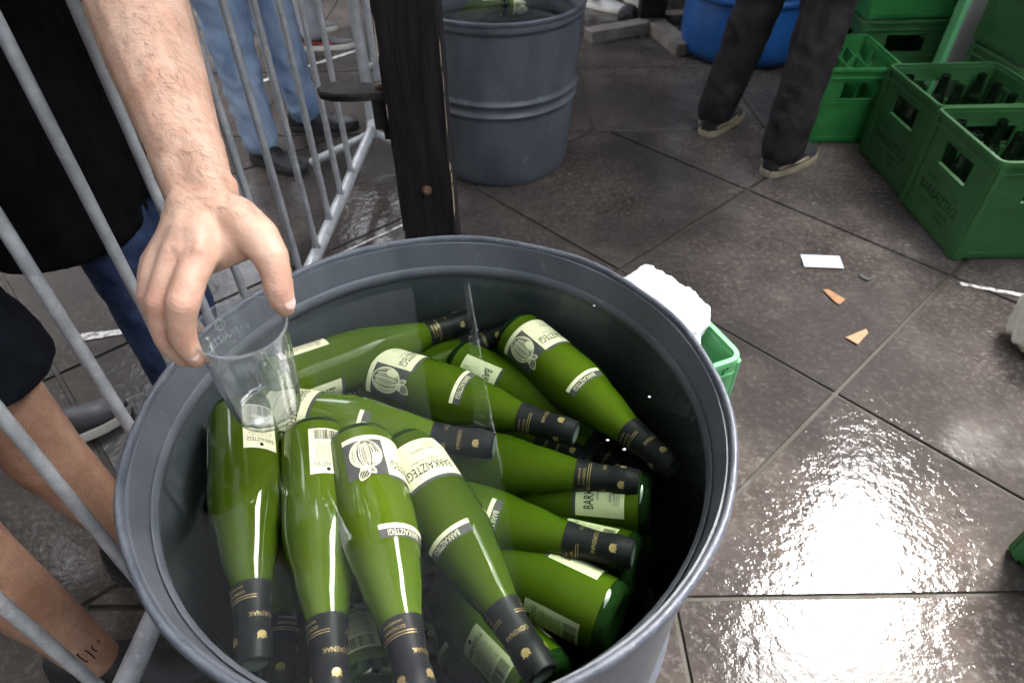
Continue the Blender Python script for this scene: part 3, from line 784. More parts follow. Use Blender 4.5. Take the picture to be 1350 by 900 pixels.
# ------------------------------------------------------------------ crates
def crate_meshes(w_, d_, h_, mat):
    t = .007; out = {}

    def wall(L):      # wall along x, outer face at y=0, inside towards +y
        m = MB(); hx0, hx1 = L * .30, L * .72; z0, z1 = h_ * .60, h_ * .83
        m.box((0, .004, .006), (L, .004 + t, z0)); m.box((0, .004, z1), (L, .004 + t, h_ - .012))
        m.box((0, .004, z0), (hx0, .004 + t, z1)); m.box((hx1, .004, z0), (L, .004 + t, z1))
        # raised frame and ribs
        m.box((.030, -.0005, .012), (.040, .0045, h_ * .93)); m.box((L - .040, -.0005, .012), (L - .030, .0045, h_ * .93))
        m.box((.0405, .0005, .016), (L - .0405, .0045, .030))
        m.box((.0405, .0005, h_ * .545), (L - .0405, .0045, h_ * .565))
        m.box((.0405, -.0005, h_ * .87), (L - .0405, .0045, h_ * .885))
        # lips of the hand hole
        m.box((hx0 - .005, .001, z0 - .004), (hx1 + .005, .014, z0 + .002)); m.box((hx0 - .005, .001, z1 - .002), (hx1 + .005, .014, z1 + .004))
        return m.mesh('wall', mat)
    out['wx'] = wall(w_); out['wy'] = wall(d_)
    m = MB(); r = .022
    pts = [(0, r)] + [(r - r * math.cos(a), r - r * math.sin(a)) for a in (R(30), R(60))] + [(r, 0), (.034, 0), (.034, .010), (r, .010), (.010, r), (.010, .034), (0, .034)]
    m.prism(pts, .004, h_ - .012); out['corner'] = m.mesh('corner', mat)
    m = MB()
    def ring(z0, z1, o_, i_):
        def rr(o): return [(-o + r_ * 1.0, -o) for r_ in (.02,)]
        def outline(o, rad):
            p = []
            for cx, cy, a0 in ((w_ + o - rad, -o + rad, -90), (w_ + o - rad, d_ + o - rad, 0), (-o + rad, d_ + o - rad, 90), (-o + rad, -o + rad, 180)):
                for k in range(5): a = R(a0 + k * 22.5); p.append((cx + rad * math.cos(a), cy + rad * math.sin(a)))
            return p
        A = outline(o_, .03); B = outline(-i_, .018); n = len(A)
        vs = [(x, y, z0) for x, y in A] + [(x, y, z1 - .003) for x, y in A] + [(x * .996 + w_ * .002, y * .996 + d_ * .002, z1) for x, y in A] + [(x, y, z1) for x, y in B] + [(x, y, z0) for x, y in B]
        fs = []
        for L_ in range(5):
            for k in range(n): fs.append((L_ * n + k, L_ * n + (k + 1) % n, ((L_ + 1) % 5) * n + (k + 1) % n, ((L_ + 1) % 5) * n + k))
        m.add(vs, fs)
    ring(h_ - .013, h_, .003, .008); ring(h_ - .040, h_ - .034, .0035, -.001); out['rim'] = m.mesh('rim', mat, 30)
    m = MB(); m.box((.008, .008, .002), (w_ - .008, d_ - .008, .010)); out['base'] = m.mesh('base', mat)
    nx, ny = 4, 3; out['div'] = []; hv_ = h_ * (1.0 if h_ > .31 else 2.0)
    for i in range(1, nx):
        m = MB(); x = w_ * i / nx; m.box((x - .0015, .012, .011), (x + .0015, d_ - .012, hv_ * .42)); out['div'].append(m.mesh('divider', mat))
    for j in range(1, ny):
        y = d_ * j / ny; m = MB(); top = []
        for i in range(nx):      # each stretch dips towards its middle
            top += [(w_ * i / nx, hv_ * .46), (w_ * (i + .5) / nx, hv_ * .38)]
        top.append((w_, hv_ * .46)); top = [(min(max(x, .012), w_ - .012), z) for x, z in top]; n = len(top)
        vs = [(x, y + dy, z) for dy in (-.002, .002) for x, z in top] + [(x, y + dy, .011) for dy in (-.002, .002) for x, z in top]
        fs = []
        for k in range(n - 1):
            fs += [(2 * n + k, 2 * n + k + 1, k + 1, k), (n + k, n + k + 1, 3 * n + k + 1, 3 * n + k), (k, k + 1, n + k + 1, n + k)]
        m.add(vs, fs); out['div'].append(m.mesh('divider', mat))
    return out


def print_mesh(L, h_):
    m = MB()
    def put(s, x, z, hgt, wmax):
        v, f, asp = text2d(s); kx = hgt
        if asp * kx > wmax: kx = wmax / asp
        m.add([(x + a * kx, -.0008 + .0045, z + b * hgt) for a, b in v], f)
    def dash(x, z, wd, hg): m.add([(x - wd / 2, .0037, z - hg / 2), (x + wd / 2, .0037, z - hg / 2), (x + wd / 2, .0037, z + hg / 2), (x - wd / 2, .0037, z + hg / 2)], [(0, 1, 2, 3)])
    put('BARKAIZTEGI', L * .5, h_ * .345, .032, L * .60)
    put('SAGARDOA', L * .33, h_ * .46, .009, L * .18); put('TEL', L * .72, h_ * .44, .010, L * .10)
    put('SIDRERIA', L * .34, h_ * .225, .008, L * .2); put('DONOSTIA', L * .62, h_ * .235, .012, L * .22); put('SIDRERIA', L * .62, h_ * .175, .010, L * .2)
    return m.mesh('print', M['ink'])


_cm = {}


def make_crate(loc_, rz, label, mat='green', w_=.40, d_=.30, h_=.335, inserts=True, prints=(), group='green bottle crates', tilt=None):
    key = (w_, d_, h_, mat)
    if key not in _cm:
        _cm[key] = crate_meshes(w_, d_, h_, M[mat]); _cm[key]['px'] = print_mesh(w_, h_); _cm[key]['py'] = print_mesh(d_, h_)
    C = _cm[key]
    t = empty('bottle_crate', loc_, rz, label, 'crate', group)
    if tilt: t.rotation_euler = tilt
    walls = []
    for me, (x, y, a), pk in ((C['wx'], (0, 0, 0), 'px'), (C['wy'], (w_, 0, 90), 'py'), (C['wx'], (w_, d_, 180), 'px'), (C['wy'], (0, d_, 270), 'py')):
        o = link('wall', me, t); o.location = (x, y, 0); o.rotation_euler = (0, 0, R(a)); walls.append((o, pk))
    for k in prints: link('print', C[walls[k][1]], walls[k][0])['kind'] = 'stuff'
    for x, y, a in ((0, 0, 0), (w_, 0, 90), (w_, d_, 180), (0, d_, 270)):
        o = link('corner', C['corner'], t); o.location = (x - .0012 * (1 if a in (0, 270) else -1), y - .0012 * (1 if a in (0, 90) else -1), 0); o.rotation_euler = (0, 0, R(a))
    link('rim', C['rim'], t); link('base', C['base'], t)
    if inserts:
        for me in C['div']: link('divider', me, t)
    return t


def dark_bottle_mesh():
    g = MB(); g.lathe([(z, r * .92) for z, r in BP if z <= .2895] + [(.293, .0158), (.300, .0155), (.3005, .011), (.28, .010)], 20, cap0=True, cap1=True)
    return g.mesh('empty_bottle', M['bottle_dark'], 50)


dbm = dark_bottle_mesh()


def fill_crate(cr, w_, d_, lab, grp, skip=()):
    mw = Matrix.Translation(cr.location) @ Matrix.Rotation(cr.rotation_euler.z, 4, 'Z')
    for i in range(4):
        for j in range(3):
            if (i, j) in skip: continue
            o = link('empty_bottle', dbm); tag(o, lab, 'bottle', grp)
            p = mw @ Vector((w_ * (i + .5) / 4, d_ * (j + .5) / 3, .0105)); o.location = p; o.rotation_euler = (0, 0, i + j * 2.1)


NC = (1.379, 1.663)
cA = make_crate((NC[0] + .40, NC[1], 0), R(90) + 0.0, 'nearest green crate of empty bottles at the right, in front of its twin', w_=.372, d_=.40, prints=(2,))
cB = make_crate((NC[0] + .415, NC[1] + .386, 0), R(91), 'second green crate of empty bottles, behind the nearest one', w_=.372, d_=.40, prints=(2,))
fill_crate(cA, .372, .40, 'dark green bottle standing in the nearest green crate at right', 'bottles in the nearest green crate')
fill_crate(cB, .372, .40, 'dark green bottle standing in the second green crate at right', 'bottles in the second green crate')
c3 = W(1060, 189, 0)
make_crate((1.19, 2.475, 0), R(-2), 'empty green crate with bright zigzag dividers behind the man in dark trousers', 'green_vivid', w_=.30, d_=.38, h_=.30)
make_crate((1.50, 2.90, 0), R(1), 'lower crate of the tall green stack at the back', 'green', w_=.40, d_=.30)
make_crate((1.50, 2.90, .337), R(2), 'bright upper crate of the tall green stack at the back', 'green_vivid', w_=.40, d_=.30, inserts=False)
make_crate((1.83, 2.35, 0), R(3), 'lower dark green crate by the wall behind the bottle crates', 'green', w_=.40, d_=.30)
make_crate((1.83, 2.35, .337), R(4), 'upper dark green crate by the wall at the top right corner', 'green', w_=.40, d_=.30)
mb = MB(); mb.prism([(0, 0), (.020, 0), (.020, .05), (0, .05)], 0, 1.3, .003); o = mb.build('green_board', M['green_lit']); o.location = (1.76, 2.70, 0); tag(o, 'narrow upright board with an edge highlight in its pale green, between the crate stacks', 'board')  # pale green puts an upright edge highlight into the board's colour
mb = MB(); mb.prism([(0, 0), (.36, 0), (.36, .04), (0, .04)], 0, 1.6, .004); o = mb.build('pale_panel', M['panel']); o.location = (1.83, 2.78, 0); tag(o, 'pale grey panel standing behind the green crates', 'panel')
# tub-side crate, strong light put into its pale green, white cloth stuffed in it
pc = W(981, 470, .325)
make_crate((pc.x, pc.y, 0), R(112), 'green crate, painted paler for bright light, holding white cloths against the right side of the tub', 'green_lit', w_=.29, d_=.38, h_=.325, inserts=False)
_k = W(1325, 722, 0); _k2 = W(1350, 757, 0)
make_crate((_k.x, _k.y, 0), math.atan2(_k2.y - _k.y, _k2.x - _k.x), 'green crate corner at the right edge beside the wet floor glare', 'green_vivid', w_=.40, d_=.30)


def lump(name, c, r, sc_, amp, mat, label, cat, seed, parent=None, flat=None):
    bm = bmesh.new(); bmesh.ops.create_icosphere(bm, subdivisions=5, radius=1)
    for v in bm.verts:
        p = v.co.copy(); q = p * 1.7 + Vector((seed, seed * 2, 0))
        d = 1 + amp * (noise.noise(q) + .6 * (1 - abs(noise.noise(q * 2.3)) * 2) * .6 + .35 * (1 - 2 * abs(noise.noise(q * 5.1))) * .5)
        v.co = Vector((p.x * sc_[0], p.y * sc_[1], p.z * sc_[2])) * r * d
        if flat is not None and v.co.z < flat: v.co.z = flat + (v.co.z - flat) * .05
    me = bpy.data.meshes.new(name); bm.to_mesh(me); bm.free(); me.materials.append(mat)
    for p in me.polygons: p.use_smooth = True
    o = link(name, me, parent); o.location = c
    if label: tag(o, label, cat)
    return o


lump('white_cloth', W(848, 392, .305), .062, (1.1, 1.0, .8), .34, M['white_cloth'], 'crumpled white cloth nearest the back of the tub rim', 'cloth', 1.3)
lump('white_cloth', W(888, 424, .305), .070, (.85, 1.2, .8), .34, M['white_cloth'], 'larger crumpled white cloth in the light-bleached green crate', 'cloth', 4.1)
lump('offwhite_sack', W(1385, 425, .10), .10, (.55, .95, 1.1), .25, M['offwhite_cloth'], 'off-white sack cut by the right edge of the picture', 'sack', 7.7)

# ------------------------------------------------------------------ litter on the paving
def scrap(name, poly, mat, label, cat, z=.0035, th=.0012):
    pts = [W(u, v, 0) for u, v in poly]; c = sum(pts, Vector()) / len(pts)
    pl_ = [(p.x - c.x, p.y - c.y) for p in pts]
    if sum(pl_[i][0] * pl_[(i + 1) % len(pl_)][1] - pl_[(i + 1) % len(pl_)][0] * pl_[i][1] for i in range(len(pl_))) < 0: pl_ = pl_[::-1]
    mb = MB(); mb.prism(pl_, 0, th); o = mb.build(name, mat); o.location = (c.x, c.y, z); return tag(o, label, cat)


scrap('paper_slip', [(1055, 337), (1106, 339), (1112, 355), (1060, 353)], M['paper'], 'white paper slip stuck to the wet paving', 'paper')
scrap('card_scrap', [(1084, 383), (1092, 383), (1114, 396), (1106, 403), (1100, 399)], M['card'], 'orange card scrap just below the paper slip', 'card')
scrap('card_scrap', [(1114, 446), (1141, 435), (1144, 440), (1130, 455)], M['card'], 'orange card scrap further from the paper slip', 'card')
scrap('dark_scrap', [(1133, 362), (1137, 364), (1146, 369), (1152, 362), (1150, 369), (1144, 371), (1134, 367)], M['rubber'], 'small dark curl of rubber right of the paper slip', 'scrap')
for k, (u, v) in enumerate(((856, 523), (783, 403), (801, 580), (823, 592))):
    p = W(u, v, WL + .0015); lump('foam_fleck', p, .0013, (1.3, .9, .6), .3, M['paper'], 'tiny white fleck floating on the dark right side of the tub water', 'fleck', k * 3.1)['group'] = 'white flecks on the tub water'

# ------------------------------------------------------------------ blue barrel and the stand at the back
t = empty('blue_barrel', (1.235, 3.565, 0), 0, 'blue plastic barrel at the back behind the dark trousers', 'barrel')
mb = MB(); pr_ = [(0, .27), (.01, .298), (.035, .314)] + [(.05 + k * .03, .322 + .006 * math.sin(k * .5)) for k in range(26)] + [(.86, .316), (.90, .286), (.905, .2)]
mb.lathe(pr_, 64); mb.build('shell', M['blue'], t, 40)
for z in (.30, .58):
    mb = MB(); mb.lathe([(z - .014, .326), (z - .007, .336), (z + .007, .336), (z + .014, .326)], 64, cap0=False, cap1=False); mb.build('hoop', M['blue'], t, 40)
mb = MB(); mb.lathe([(.86, .323), (.865, .333), (.90, .333), (.91, .316)], 64, cap0=False, cap1=False); mb.build('rim', M['blue'], t, 40)
t = empty('timber_stand', (.80, 3.93, 0), 0, 'dark post on crossed grey wooden feet at the back', 'stand')
mb = MB(); mb.prism([(-.055, -.03), (.085, -.03), (.085, .07), (-.055, .07)], .062, 1.25, .004); mb.build('post', M['darkwood'], t)
def plank(a, b, wd, hh, z0=0.0):
    a = Vector(a); b = Vector(b); d = (b - a).normalized(); n = Vector((-d.y, d.x)) * wd / 2
    mb = MB(); mb.prism([tuple(a + n), tuple(a - n), tuple(b - n), tuple(b + n)][::-1] if d.cross(n) < 0 else [tuple(a - n), tuple(b - n), tuple(b + n), tuple(a + n)], z0, z0 + hh, .005)
    mb.build('foot', M['greywood'], t)
plank((-.36, -.20), (.02, -.03), .09, .06); plank((.03, -.04), (.12, -.44), .10, .06); plank((.05, .05), (.35, .12), .09, .06)
lump('dark_stone', (.70, 4.03, .045), .06, (1.0, .8, .9), .1, M['rubber'], 'dark rounded lump on the floor left of the back post', 'stone', 9.2, flat=-.045)

# ------------------------------------------------------------------ people
def _sph(p, r, seg=14, rg=9):
    vs = [(p[0], p[1], p[2] + r)]; fs = []
    for i in range(1, rg):
        th = math.pi * i / rg
        for k in range(seg):
            a = 2 * math.pi * k / seg; vs.append((p[0] + r * math.sin(th) * math.cos(a), p[1] + r * math.sin(th) * math.sin(a), p[2] + r * math.cos(th)))
    vs.append((p[0], p[1], p[2] - r)); n = len(vs) - 1
    for k in range(seg):
        fs.append((0, 1 + k, 1 + (k + 1) % seg)); fs.append((n, n - seg + (k + 1) % seg, n - seg + k))
    for i in range(rg - 2):
        for k in range(seg): fs.append((1 + i * seg + k, 1 + (i + 1) * seg + k, 1 + (i + 1) * seg + (k + 1) % seg, 1 + i * seg + (k + 1) % seg))
    return vs, fs


def blob(name, chains, voxel, mat, parent=None, smooth=6, wrinkle=None, origin=(0, 0, 0)):
    """one continuous skin grown over chains of (point, radius)"""
    mb = MB(); org = Vector(origin)
    for ch in chains:
        pts = [Vector(p) - org for p, r in ch]; rs = [r for p, r in ch]
        for i in range(len(pts)):
            mb.add(*_sph(pts[i], rs[i]))
            if i + 1 < len(pts): mb.tube([pts[i], pts[i + 1]], [rs[i], rs[i + 1]], 14)
    me = mb.mesh(name, mat); o = link(name, me)
    m1 = o.modifiers.new('r', 'REMESH'); m1.mode = 'VOXEL'; m1.voxel_size = voxel; m1.use_smooth_shade = True
    if smooth: m2 = o.modifiers.new('s', 'SMOOTH'); m2.factor = .5; m2.iterations = smooth
    bpy.context.view_layer.update()
    nm = bpy.data.meshes.new_from_object(o.evaluated_get(bpy.context.evaluated_depsgraph_get()))
    o.modifiers.clear(); o.data = nm; bpy.data.meshes.remove(me)
    if not nm.materials: nm.materials.append(mat)
    if wrinkle:
        amp, fr, st = wrinkle
        co = np.empty(len(nm.vertices) * 3); nm.vertices.foreach_get('co', co); co = co.reshape(-1, 3)
        no = np.empty(len(nm.vertices) * 3); nm.vertices.foreach_get('normal', no); no = no.reshape(-1, 3)
        for i in range(len(co)):
            x, y, z = co[i]
            q = Vector(((x + org.x) * fr * st[0] + z * fr * .35, (y + org.y) * fr * st[1] - z * fr * .25, (z + org.z) * fr * st[2]))
            d = (1 - 2 * abs(noise.noise(q))) * .6 + (1 - 2 * abs(noise.noise(q * 2.1 + Vector((3, 1, 7))))) * .35
            co[i] += no[i] * (amp * d)
        nm.vertices.foreach_set('co', co.reshape(-1)); nm.update()
    for p in nm.polygons: p.use_smooth = True
    o.location = org
    if parent is not None:
        o.parent = parent; o.location = org - parent.location
    return o


def make_shoe(parent, pos, ang, upper, sole, ln=.285, wd=.098, lace=None, accent=None, high=.085):
    """pos: heel point on the ground, ang: heading of the toe"""
    o = bpy.data.objects.new('shoe', None); sc.collection.objects.link(o); o.parent = parent
    o.location = Vector((pos[0], pos[1], 0)) - parent.location; o.rotation_euler = (0, 0, ang)
    def half(u):      # half width along the foot
        return wd / 2 * (max(.36, .66 * min(1, (u / .06)) ** .5) if u < .06 else .66 + .34 * math.sin(min(1, (u - .06) / .66) * math.pi / 2) if u < .72 else math.sqrt(max(0, 1 - ((u - .72) / .285) ** 2)))
    us = [0, .012, .035, .08, .16, .28, .42, .56, .68, .78, .86, .92, .96, .985, 1.0]
    ol = [(u * ln, half(u)) for u in us] + [(u * ln, -half(u)) for u in reversed(us[:-1])]
    ol = [(x, y) for x, y in ol]
    seen = []; [seen.append(p) for p in ol if p not in seen]
    mb = MB(); mb.prism([(x * 1.01 - .002, y * 1.06) for x, y in seen][::-1], .001, .026, .003); mb.build('sole', M[sole], o, 40)
    mb = MB(); seg = 14; vs = []; fs = []
    for u in us:
        h = (high * (1 - .06 * u) if u < .34 else high * (.98 - .62 * ((u - .34) / .4) ** .8) if u < .74 else high * .36 * math.sqrt(max(.02, 1 - ((u - .74) / .30) ** 2)))
        h *= (.62 if u < .005 else .82 if u < .02 else .94 if u < .05 else 1.0)
        hw_ = max(half(u) * .97, .001)
        for k in range(seg + 1):
            a = math.pi * k / seg
            vs.append((u * ln, hw_ * math.cos(a) * (1 - .10 * math.sin(a)), .0245 + max(h - .01, .004) * math.sin(a) ** .72))
    for i in range(len(us) - 1):
        for k in range(seg): fs.append((i * (seg + 1) + k, i * (seg + 1) + k + 1, (i + 1) * (seg + 1) + k + 1, (i + 1) * (seg + 1) + k))
    fs.append(tuple(range(seg + 1)))
    mb.add(vs, fs); mb.build('upper', M[upper], o, 60)
    if lace:
        mb = MB()
        for k in range(5):
            u = .36 + .065 * k; h = high * (.98 - .62 * ((u - .34) / .4) ** .8) + .018
            mb.tube([(u * ln - .006, -.020, h - .006), (u * ln, 0, h + .001), (u * ln + .008, .020, h - .006)], .0022, 6)
        mb.build('lace', M[lace], o)
    if accent:
        mb = MB()
        for s in (1, -1):
            mb.tube([(ln * .05, s * wd * .36, .040), (ln * .22, s * wd * .46, .046), (ln * .4, s * wd * .475, .036), (ln * .6, s * wd * .49, .040)], .005, 6)
        mb.build('trim', M[accent], o)
    return o


def cutz(o, parent, z, amp=.006):
    off = o.location.z + parent.location.z
    for v in o.data.vertices:
        if v.co.z + off < z: v.co.z = z - off + amp * noise.noise(v.co * 9)


def make_person(label, loc_, feet, face, skin, trousers, shirt, shoes, hips=None, hgt=1.0, tr_r=(.098, .078, .062), short=None, arms=True, arm_chain=None,
                body_voxel=.009, lean=(0, 0), shoe_kw=None, kneefwd=.03, cloth_voxel=.008, hem=.82, sleeves=True, tr_amp=.006, extra_shirt=None, ankle_r=None, skirt=(.075, .118)):
    t = empty('person', (*loc_, 0), 0, label, 'person')
    F = Vector((math.cos(face), math.sin(face), 0)); S = Vector((F.y, -F.x, 0))      # forward and right-hand side
    hc = Vector((*(hips or loc_), .93 * hgt)); ch = []
    lg = []
    for s, (fx, fy, fa) in zip((-1, 1), feet):
        hip = hc + S * (.088 * s); hv = Vector((math.cos(fa), math.sin(fa), 0))
        ank = Vector((fx, fy, .085)) + hv * .055
        kn = (hip + ank) / 2 + F * kneefwd + Vector((0, 0, .02))
        lg.append((hip, kn, ank, hv))
        calf = kn.lerp(ank, .32) - F * .016
        ch.append([(hip, .082), (hip.lerp(kn, .5), .072), (kn, .055), (calf, .056), (kn.lerp(ank, .72), .042), (ank, .037), (ank + hv * .03 - Vector((0, 0, .045)), .024), (ank + hv * .10 - Vector((0, 0, .058)), .012)])
    sh = hc + Vector((lean[0], lean[1], .52 * hgt)); chest = hc.lerp(sh, .62)
    for s in (-1, 1):
        ch.append([(hc + S * (.07 * s), .095), (hc.lerp(sh, .4) + S * (.065 * s), .098), (chest + S * (.085 * s), .105), (sh + S * (.14 * s) - Vector((0, 0, .03)), .06)])
    neck = sh + Vector((0, 0, .07)) + F * .01; hd = neck + Vector((0, 0, .16)) + F * .03
    ch.append([(sh - Vector((0, 0, .05)), .08), (neck, .055), (hd - Vector((0, 0, .05)), .062)])
    ch.append([(hd + Vector((0, 0, .03)) - F * .015, .085), (hd + F * .02 + Vector((0, 0, .01)), .078), (hd + F * .045 - Vector((0, 0, .065)), .045)])
    ch.append([(hd + F * .085 + Vector((0, 0, .01)), .013), (hd + F * .105 - Vector((0, 0, .02)), .015)])
    for s in (-1, 1): ch.append([(hd + S * (.082 * s) + Vector((0, 0, .012)), .014), (hd + S * (.085 * s) - Vector((0, 0, .025)), .012)])
    arms_c = []
    for s in (-1, 1):
        shd = sh + S * (.185 * s) - Vector((0, 0, .03))
        if s == 1 and arm_chain: continue
        el = shd + S * (.05 * s) - Vector((0, 0, .29)) - F * .01; wr_ = el + F * .07 - Vector((0, 0, .25))
        if arm_chain: el = shd - F * .17 - Vector((0, 0, .23)); wr_ = el + F * .12 - S * (.10 * s) - Vector((0, 0, .14))
        arms_c.append((shd, el))
        ch.append([(shd, .058), (shd.lerp(el, .5), .05), (el, .041), (el.lerp(wr_, .35), .042), (wr_, .028), (wr_ + Vector((0, 0, -.06)), .032), (wr_ + Vector((0, 0, -.09)), .026)])
        for q in range(4):
            a = wr_ + Vector((0, 0, -.09)) + F * (.030 - .020 * q); ch.append([(a, .011), (a + Vector((0, 0, -.04)) + S * (-.008 * s), .0095), (a + Vector((0, 0, -.072 + .012 * abs(q - 1.3))) + S * (-.02 * s), .008)])
        a = wr_ + F * .035 - Vector((0, 0, .03)); ch.append([(a, .014), (a + F * .02 - Vector((0, 0, .035)), .011), (a + F * .025 - Vector((0, 0, .065)), .009)])
    if arm_chain: ch += arm_chain(sh + S * .185 - Vector((0, 0, .03)))
    blob('body', ch, body_voxel, M[skin], t, 4)
    hr = blob('hair', [[(hd + Vector((0, 0, .045)) - F * .025, .088), (hd + Vector((0, 0, -.01)) - F * .05, .074)]], .012, M['hair'], t, 3)
    # clothing
    tc = []
    for hip, kn, ank, hv in lg:
        if short is None:
            e = ank + Vector((0, 0, .004)) - hv * .012
            tc.append([(hip, tr_r[0]), (hip.lerp(kn, .55), (tr_r[0] + tr_r[1]) / 2), (kn, tr_r[1]), (kn.lerp(e, .55), (tr_r[1] + tr_r[2]) / 2 - .002), (e, tr_r[2])])
        else:
            tc.append([(hip, tr_r[0]), (hip.lerp(kn, short), tr_r[1])]); tc.append([(hip.lerp(kn, short - .05), tr_r[1] + .007), (hip.lerp(kn, short + .02), tr_r[1] + .006)])
    tc.append([(hc + S * .06, .105), (hc - S * .06, .105)]); tc.append([(hc + S * .05 + Vector((0, 0, .10)), .11), (hc - S * .05 + Vector((0, 0, .10)), .11)])
    tro = blob('trousers' if short is None else 'shorts', tc, cloth_voxel, M[trousers], t, 4, (tr_amp, 10, (1, 1, .9)))
    cutz(tro, t, .056 if short is None else lg[0][0].lerp(lg[0][1], short).z - .02)
    sc_ = []
    for s in (-1, 1):
        sc_.append([(Vector((hc.x, hc.y, hem + .04)) + S * (skirt[0] * s), skirt[1]), (Vector((hc.x, hc.y, hem + .25)) + S * (skirt[0] * s), skirt[1] - .01), (hc.lerp(sh, .4) + S * (.07 * s), .108), (chest + S * (.09 * s), .113), (sh + S * (.15 * s) - Vector((0, 0, .03)), .068)])
    for shd, el in arms_c: sc_.append([(shd, .068), (shd.lerp(el, .62), .062)])
    if extra_shirt: sc_ += extra_shirt(sh + S * .185 - Vector((0, 0, .03)))
    cutz(blob('shirt', sc_, cloth_voxel, M[shirt], t, 4, (.006, 9, (1, 1, 1))), t, hem)
    for hip, kn, ank, hv in lg:
        h = Vector((ank.x, ank.y, 0)) - hv * .085
        make_shoe(t, (h.x, h.y), math.atan2(hv.y, hv.x), shoes[0], shoes[1], **(shoe_kw or {}))
    return t, lg


# --- man reaching over the barrier: forearm, hand and the cup they hold
def hand_chain(shoulder):
    D = Dp
    el = D(128, -230, .80); out = []
    out.append([(shoulder, .056), (shoulder.lerp(el, .5), .052), (el, .047)])
    fa = [(el, .047), (D(160, -80, .735), .054), (D(182, 10, .69), .0515), (D(205, 80, .660), .0455), (D(226, 140, .640), .0395), (D(246, 200, .618), .0335)]
    out.append(fa)
    # flattened wrist
    for du, dv in ((-13, 5), (13, -5)):
        out.append([(D(246 + du * .6, 200 + dv, .618), .029), (D(265 + du, 258 + dv, .600), .0215), (D(268 + du * 1.3, 285 + dv, .592), .021)])
    out.append([(D(296, 246, .606), .0125), (D(300, 262, .606), .011)])       # wrist bone
    # back of the hand: one ray to each knuckle
    for u, v, d_, r_ in ((264, 338, .572, .0145), (236, 334, .575, .0145), (214, 336, .588, .0135), (203, 345, .602, .012)):
        out.append([(D(262 + (u - 240) * .35, 275, .592), .020), (D((262 + u) / 2, (278 + v) / 2, (.588 + d_) / 2 - .003), .0170), (D(u, v, d_), r_)])
        out.append([(D(262 + (u - 240) * .3, 282, .602), .018), (D(u + 3, v + 2, d_ + .016), r_)])
    # tendons
    for u, v, d_ in ((262, 330, .559), (236, 327, .563), (215, 330, .577)):
        out.append([(D(262 + (u - 240) * .3, 280, .576), .0045), (D(u, v, d_), .0050)])
    idx = [(264, 338, .572, 0.0155), (252, 366, .564, 0.0139), (241, 400, .560, 0.0144), (239, 424, .567, 0.0124), (241, 445, .576, 0.0120), (250, 462, .585, 0.0105), (259, 474, .592, 0.0083)]
    mid = [(236, 334, .575, 0.0155), (222, 365, .572, 0.0137), (212, 398, .574, 0.0141), (214, 425, .583, 0.0122), (221, 447, .592, 0.0118), (234, 464, .601, 0.0103), (244, 474, .607, 0.0081)]
    rin = [(214, 336, .588, 0.0139), (203, 362, .588, 0.0128), (200, 390, .594, 0.0131), (208, 414, .606, 0.0113), (222, 428, .616, 0.0107), (242, 434, .628, 0.0094), (258, 432, .634, 0.0080)]
    pin = [(203, 345, .602, 0.0123), (197, 364, .606, 0.0109), (199, 386, .614, 0.0109), (212, 403, .628, 0.0094), (226, 409, .638, 0.0088), (243, 408, .648, 0.0075)]
    for f in (idx, mid, rin, pin): out.append([(D(u, v, d_), r_) for u, v, d_, r_ in f])
    th = [(282, 275, .600, 0.0209), (312, 290, .594, 0.0219), (340, 313, .587, 0.0195), (357, 338, .583, 0.0161), (364, 360, .585, 0.0137), (367, 380, .589, 0.0135), (372, 396, .594, 0.0118), (376, 406, .598, 0.0090)]
    out.append([(D(u, v, d_), r_) for u, v, d_, r_ in th])
    # web between thumb and index
    out.append([(D(318, 312, .590), .0160), (D(292, 326, .588), .0150), (D(268, 338, .584), .0140)])
    out.append([(D(326, 326, .592), .0110), (D(302, 336, .594), .0110), (D(274, 345, .590), .0120)])
    return out


def sleeve(shoulder):
    el = Dp(128, -230, .80); return [[(shoulder, .072), (shoulder.lerp(el, .55), .066)]]


man, _ = make_person('person in black top and dark jeans reaching over the barrier with a bare forearm', (-.82, 1.16), ((-.86, 1.26, R(-5)), (-.80, 1.08, R(-15))), 0.0, 'skin', 'denim_dark', 'black_cloth', ('shoe_black', 'rubber'), skirt=(.10, .150),
                     body_voxel=.0030, arm_chain=hand_chain, extra_shirt=lambda s: sleeve(s), lean=(.10, -.02), hem=.55, tr_amp=.007, hips=(-.84, 1.16), tr_r=(.080, .072, .066))


M['skin_hand'] = M['skin'].copy(); M['skin_hand'].name = 'hand_skin'
knuckles(M['skin_hand'], [(Dp(241, 400, .548), Dp(239, 424, .567), .013), (Dp(241, 445, .566), Dp(250, 462, .585), .010), (Dp(212, 398, .562), Dp(214, 425, .583), .013), (Dp(221, 447, .582), Dp(234, 464, .601), .010),
                          (Dp(200, 390, .584), Dp(208, 414, .606), .011), (Dp(366, 372, .578), Dp(372, 396, .594), .013), (Dp(262, 336, .557), Dp(252, 366, .564), .011), (Dp(234, 332, .560), Dp(222, 365, .572), .011),
                          (Dp(257, 470, .586), Dp(259, 476, .592), .009), (Dp(375, 402, .590), Dp(376, 408, .598), .009)])
next(c for c in man.children if c.name.startswith('body')).data.materials[0] = M['skin_hand']


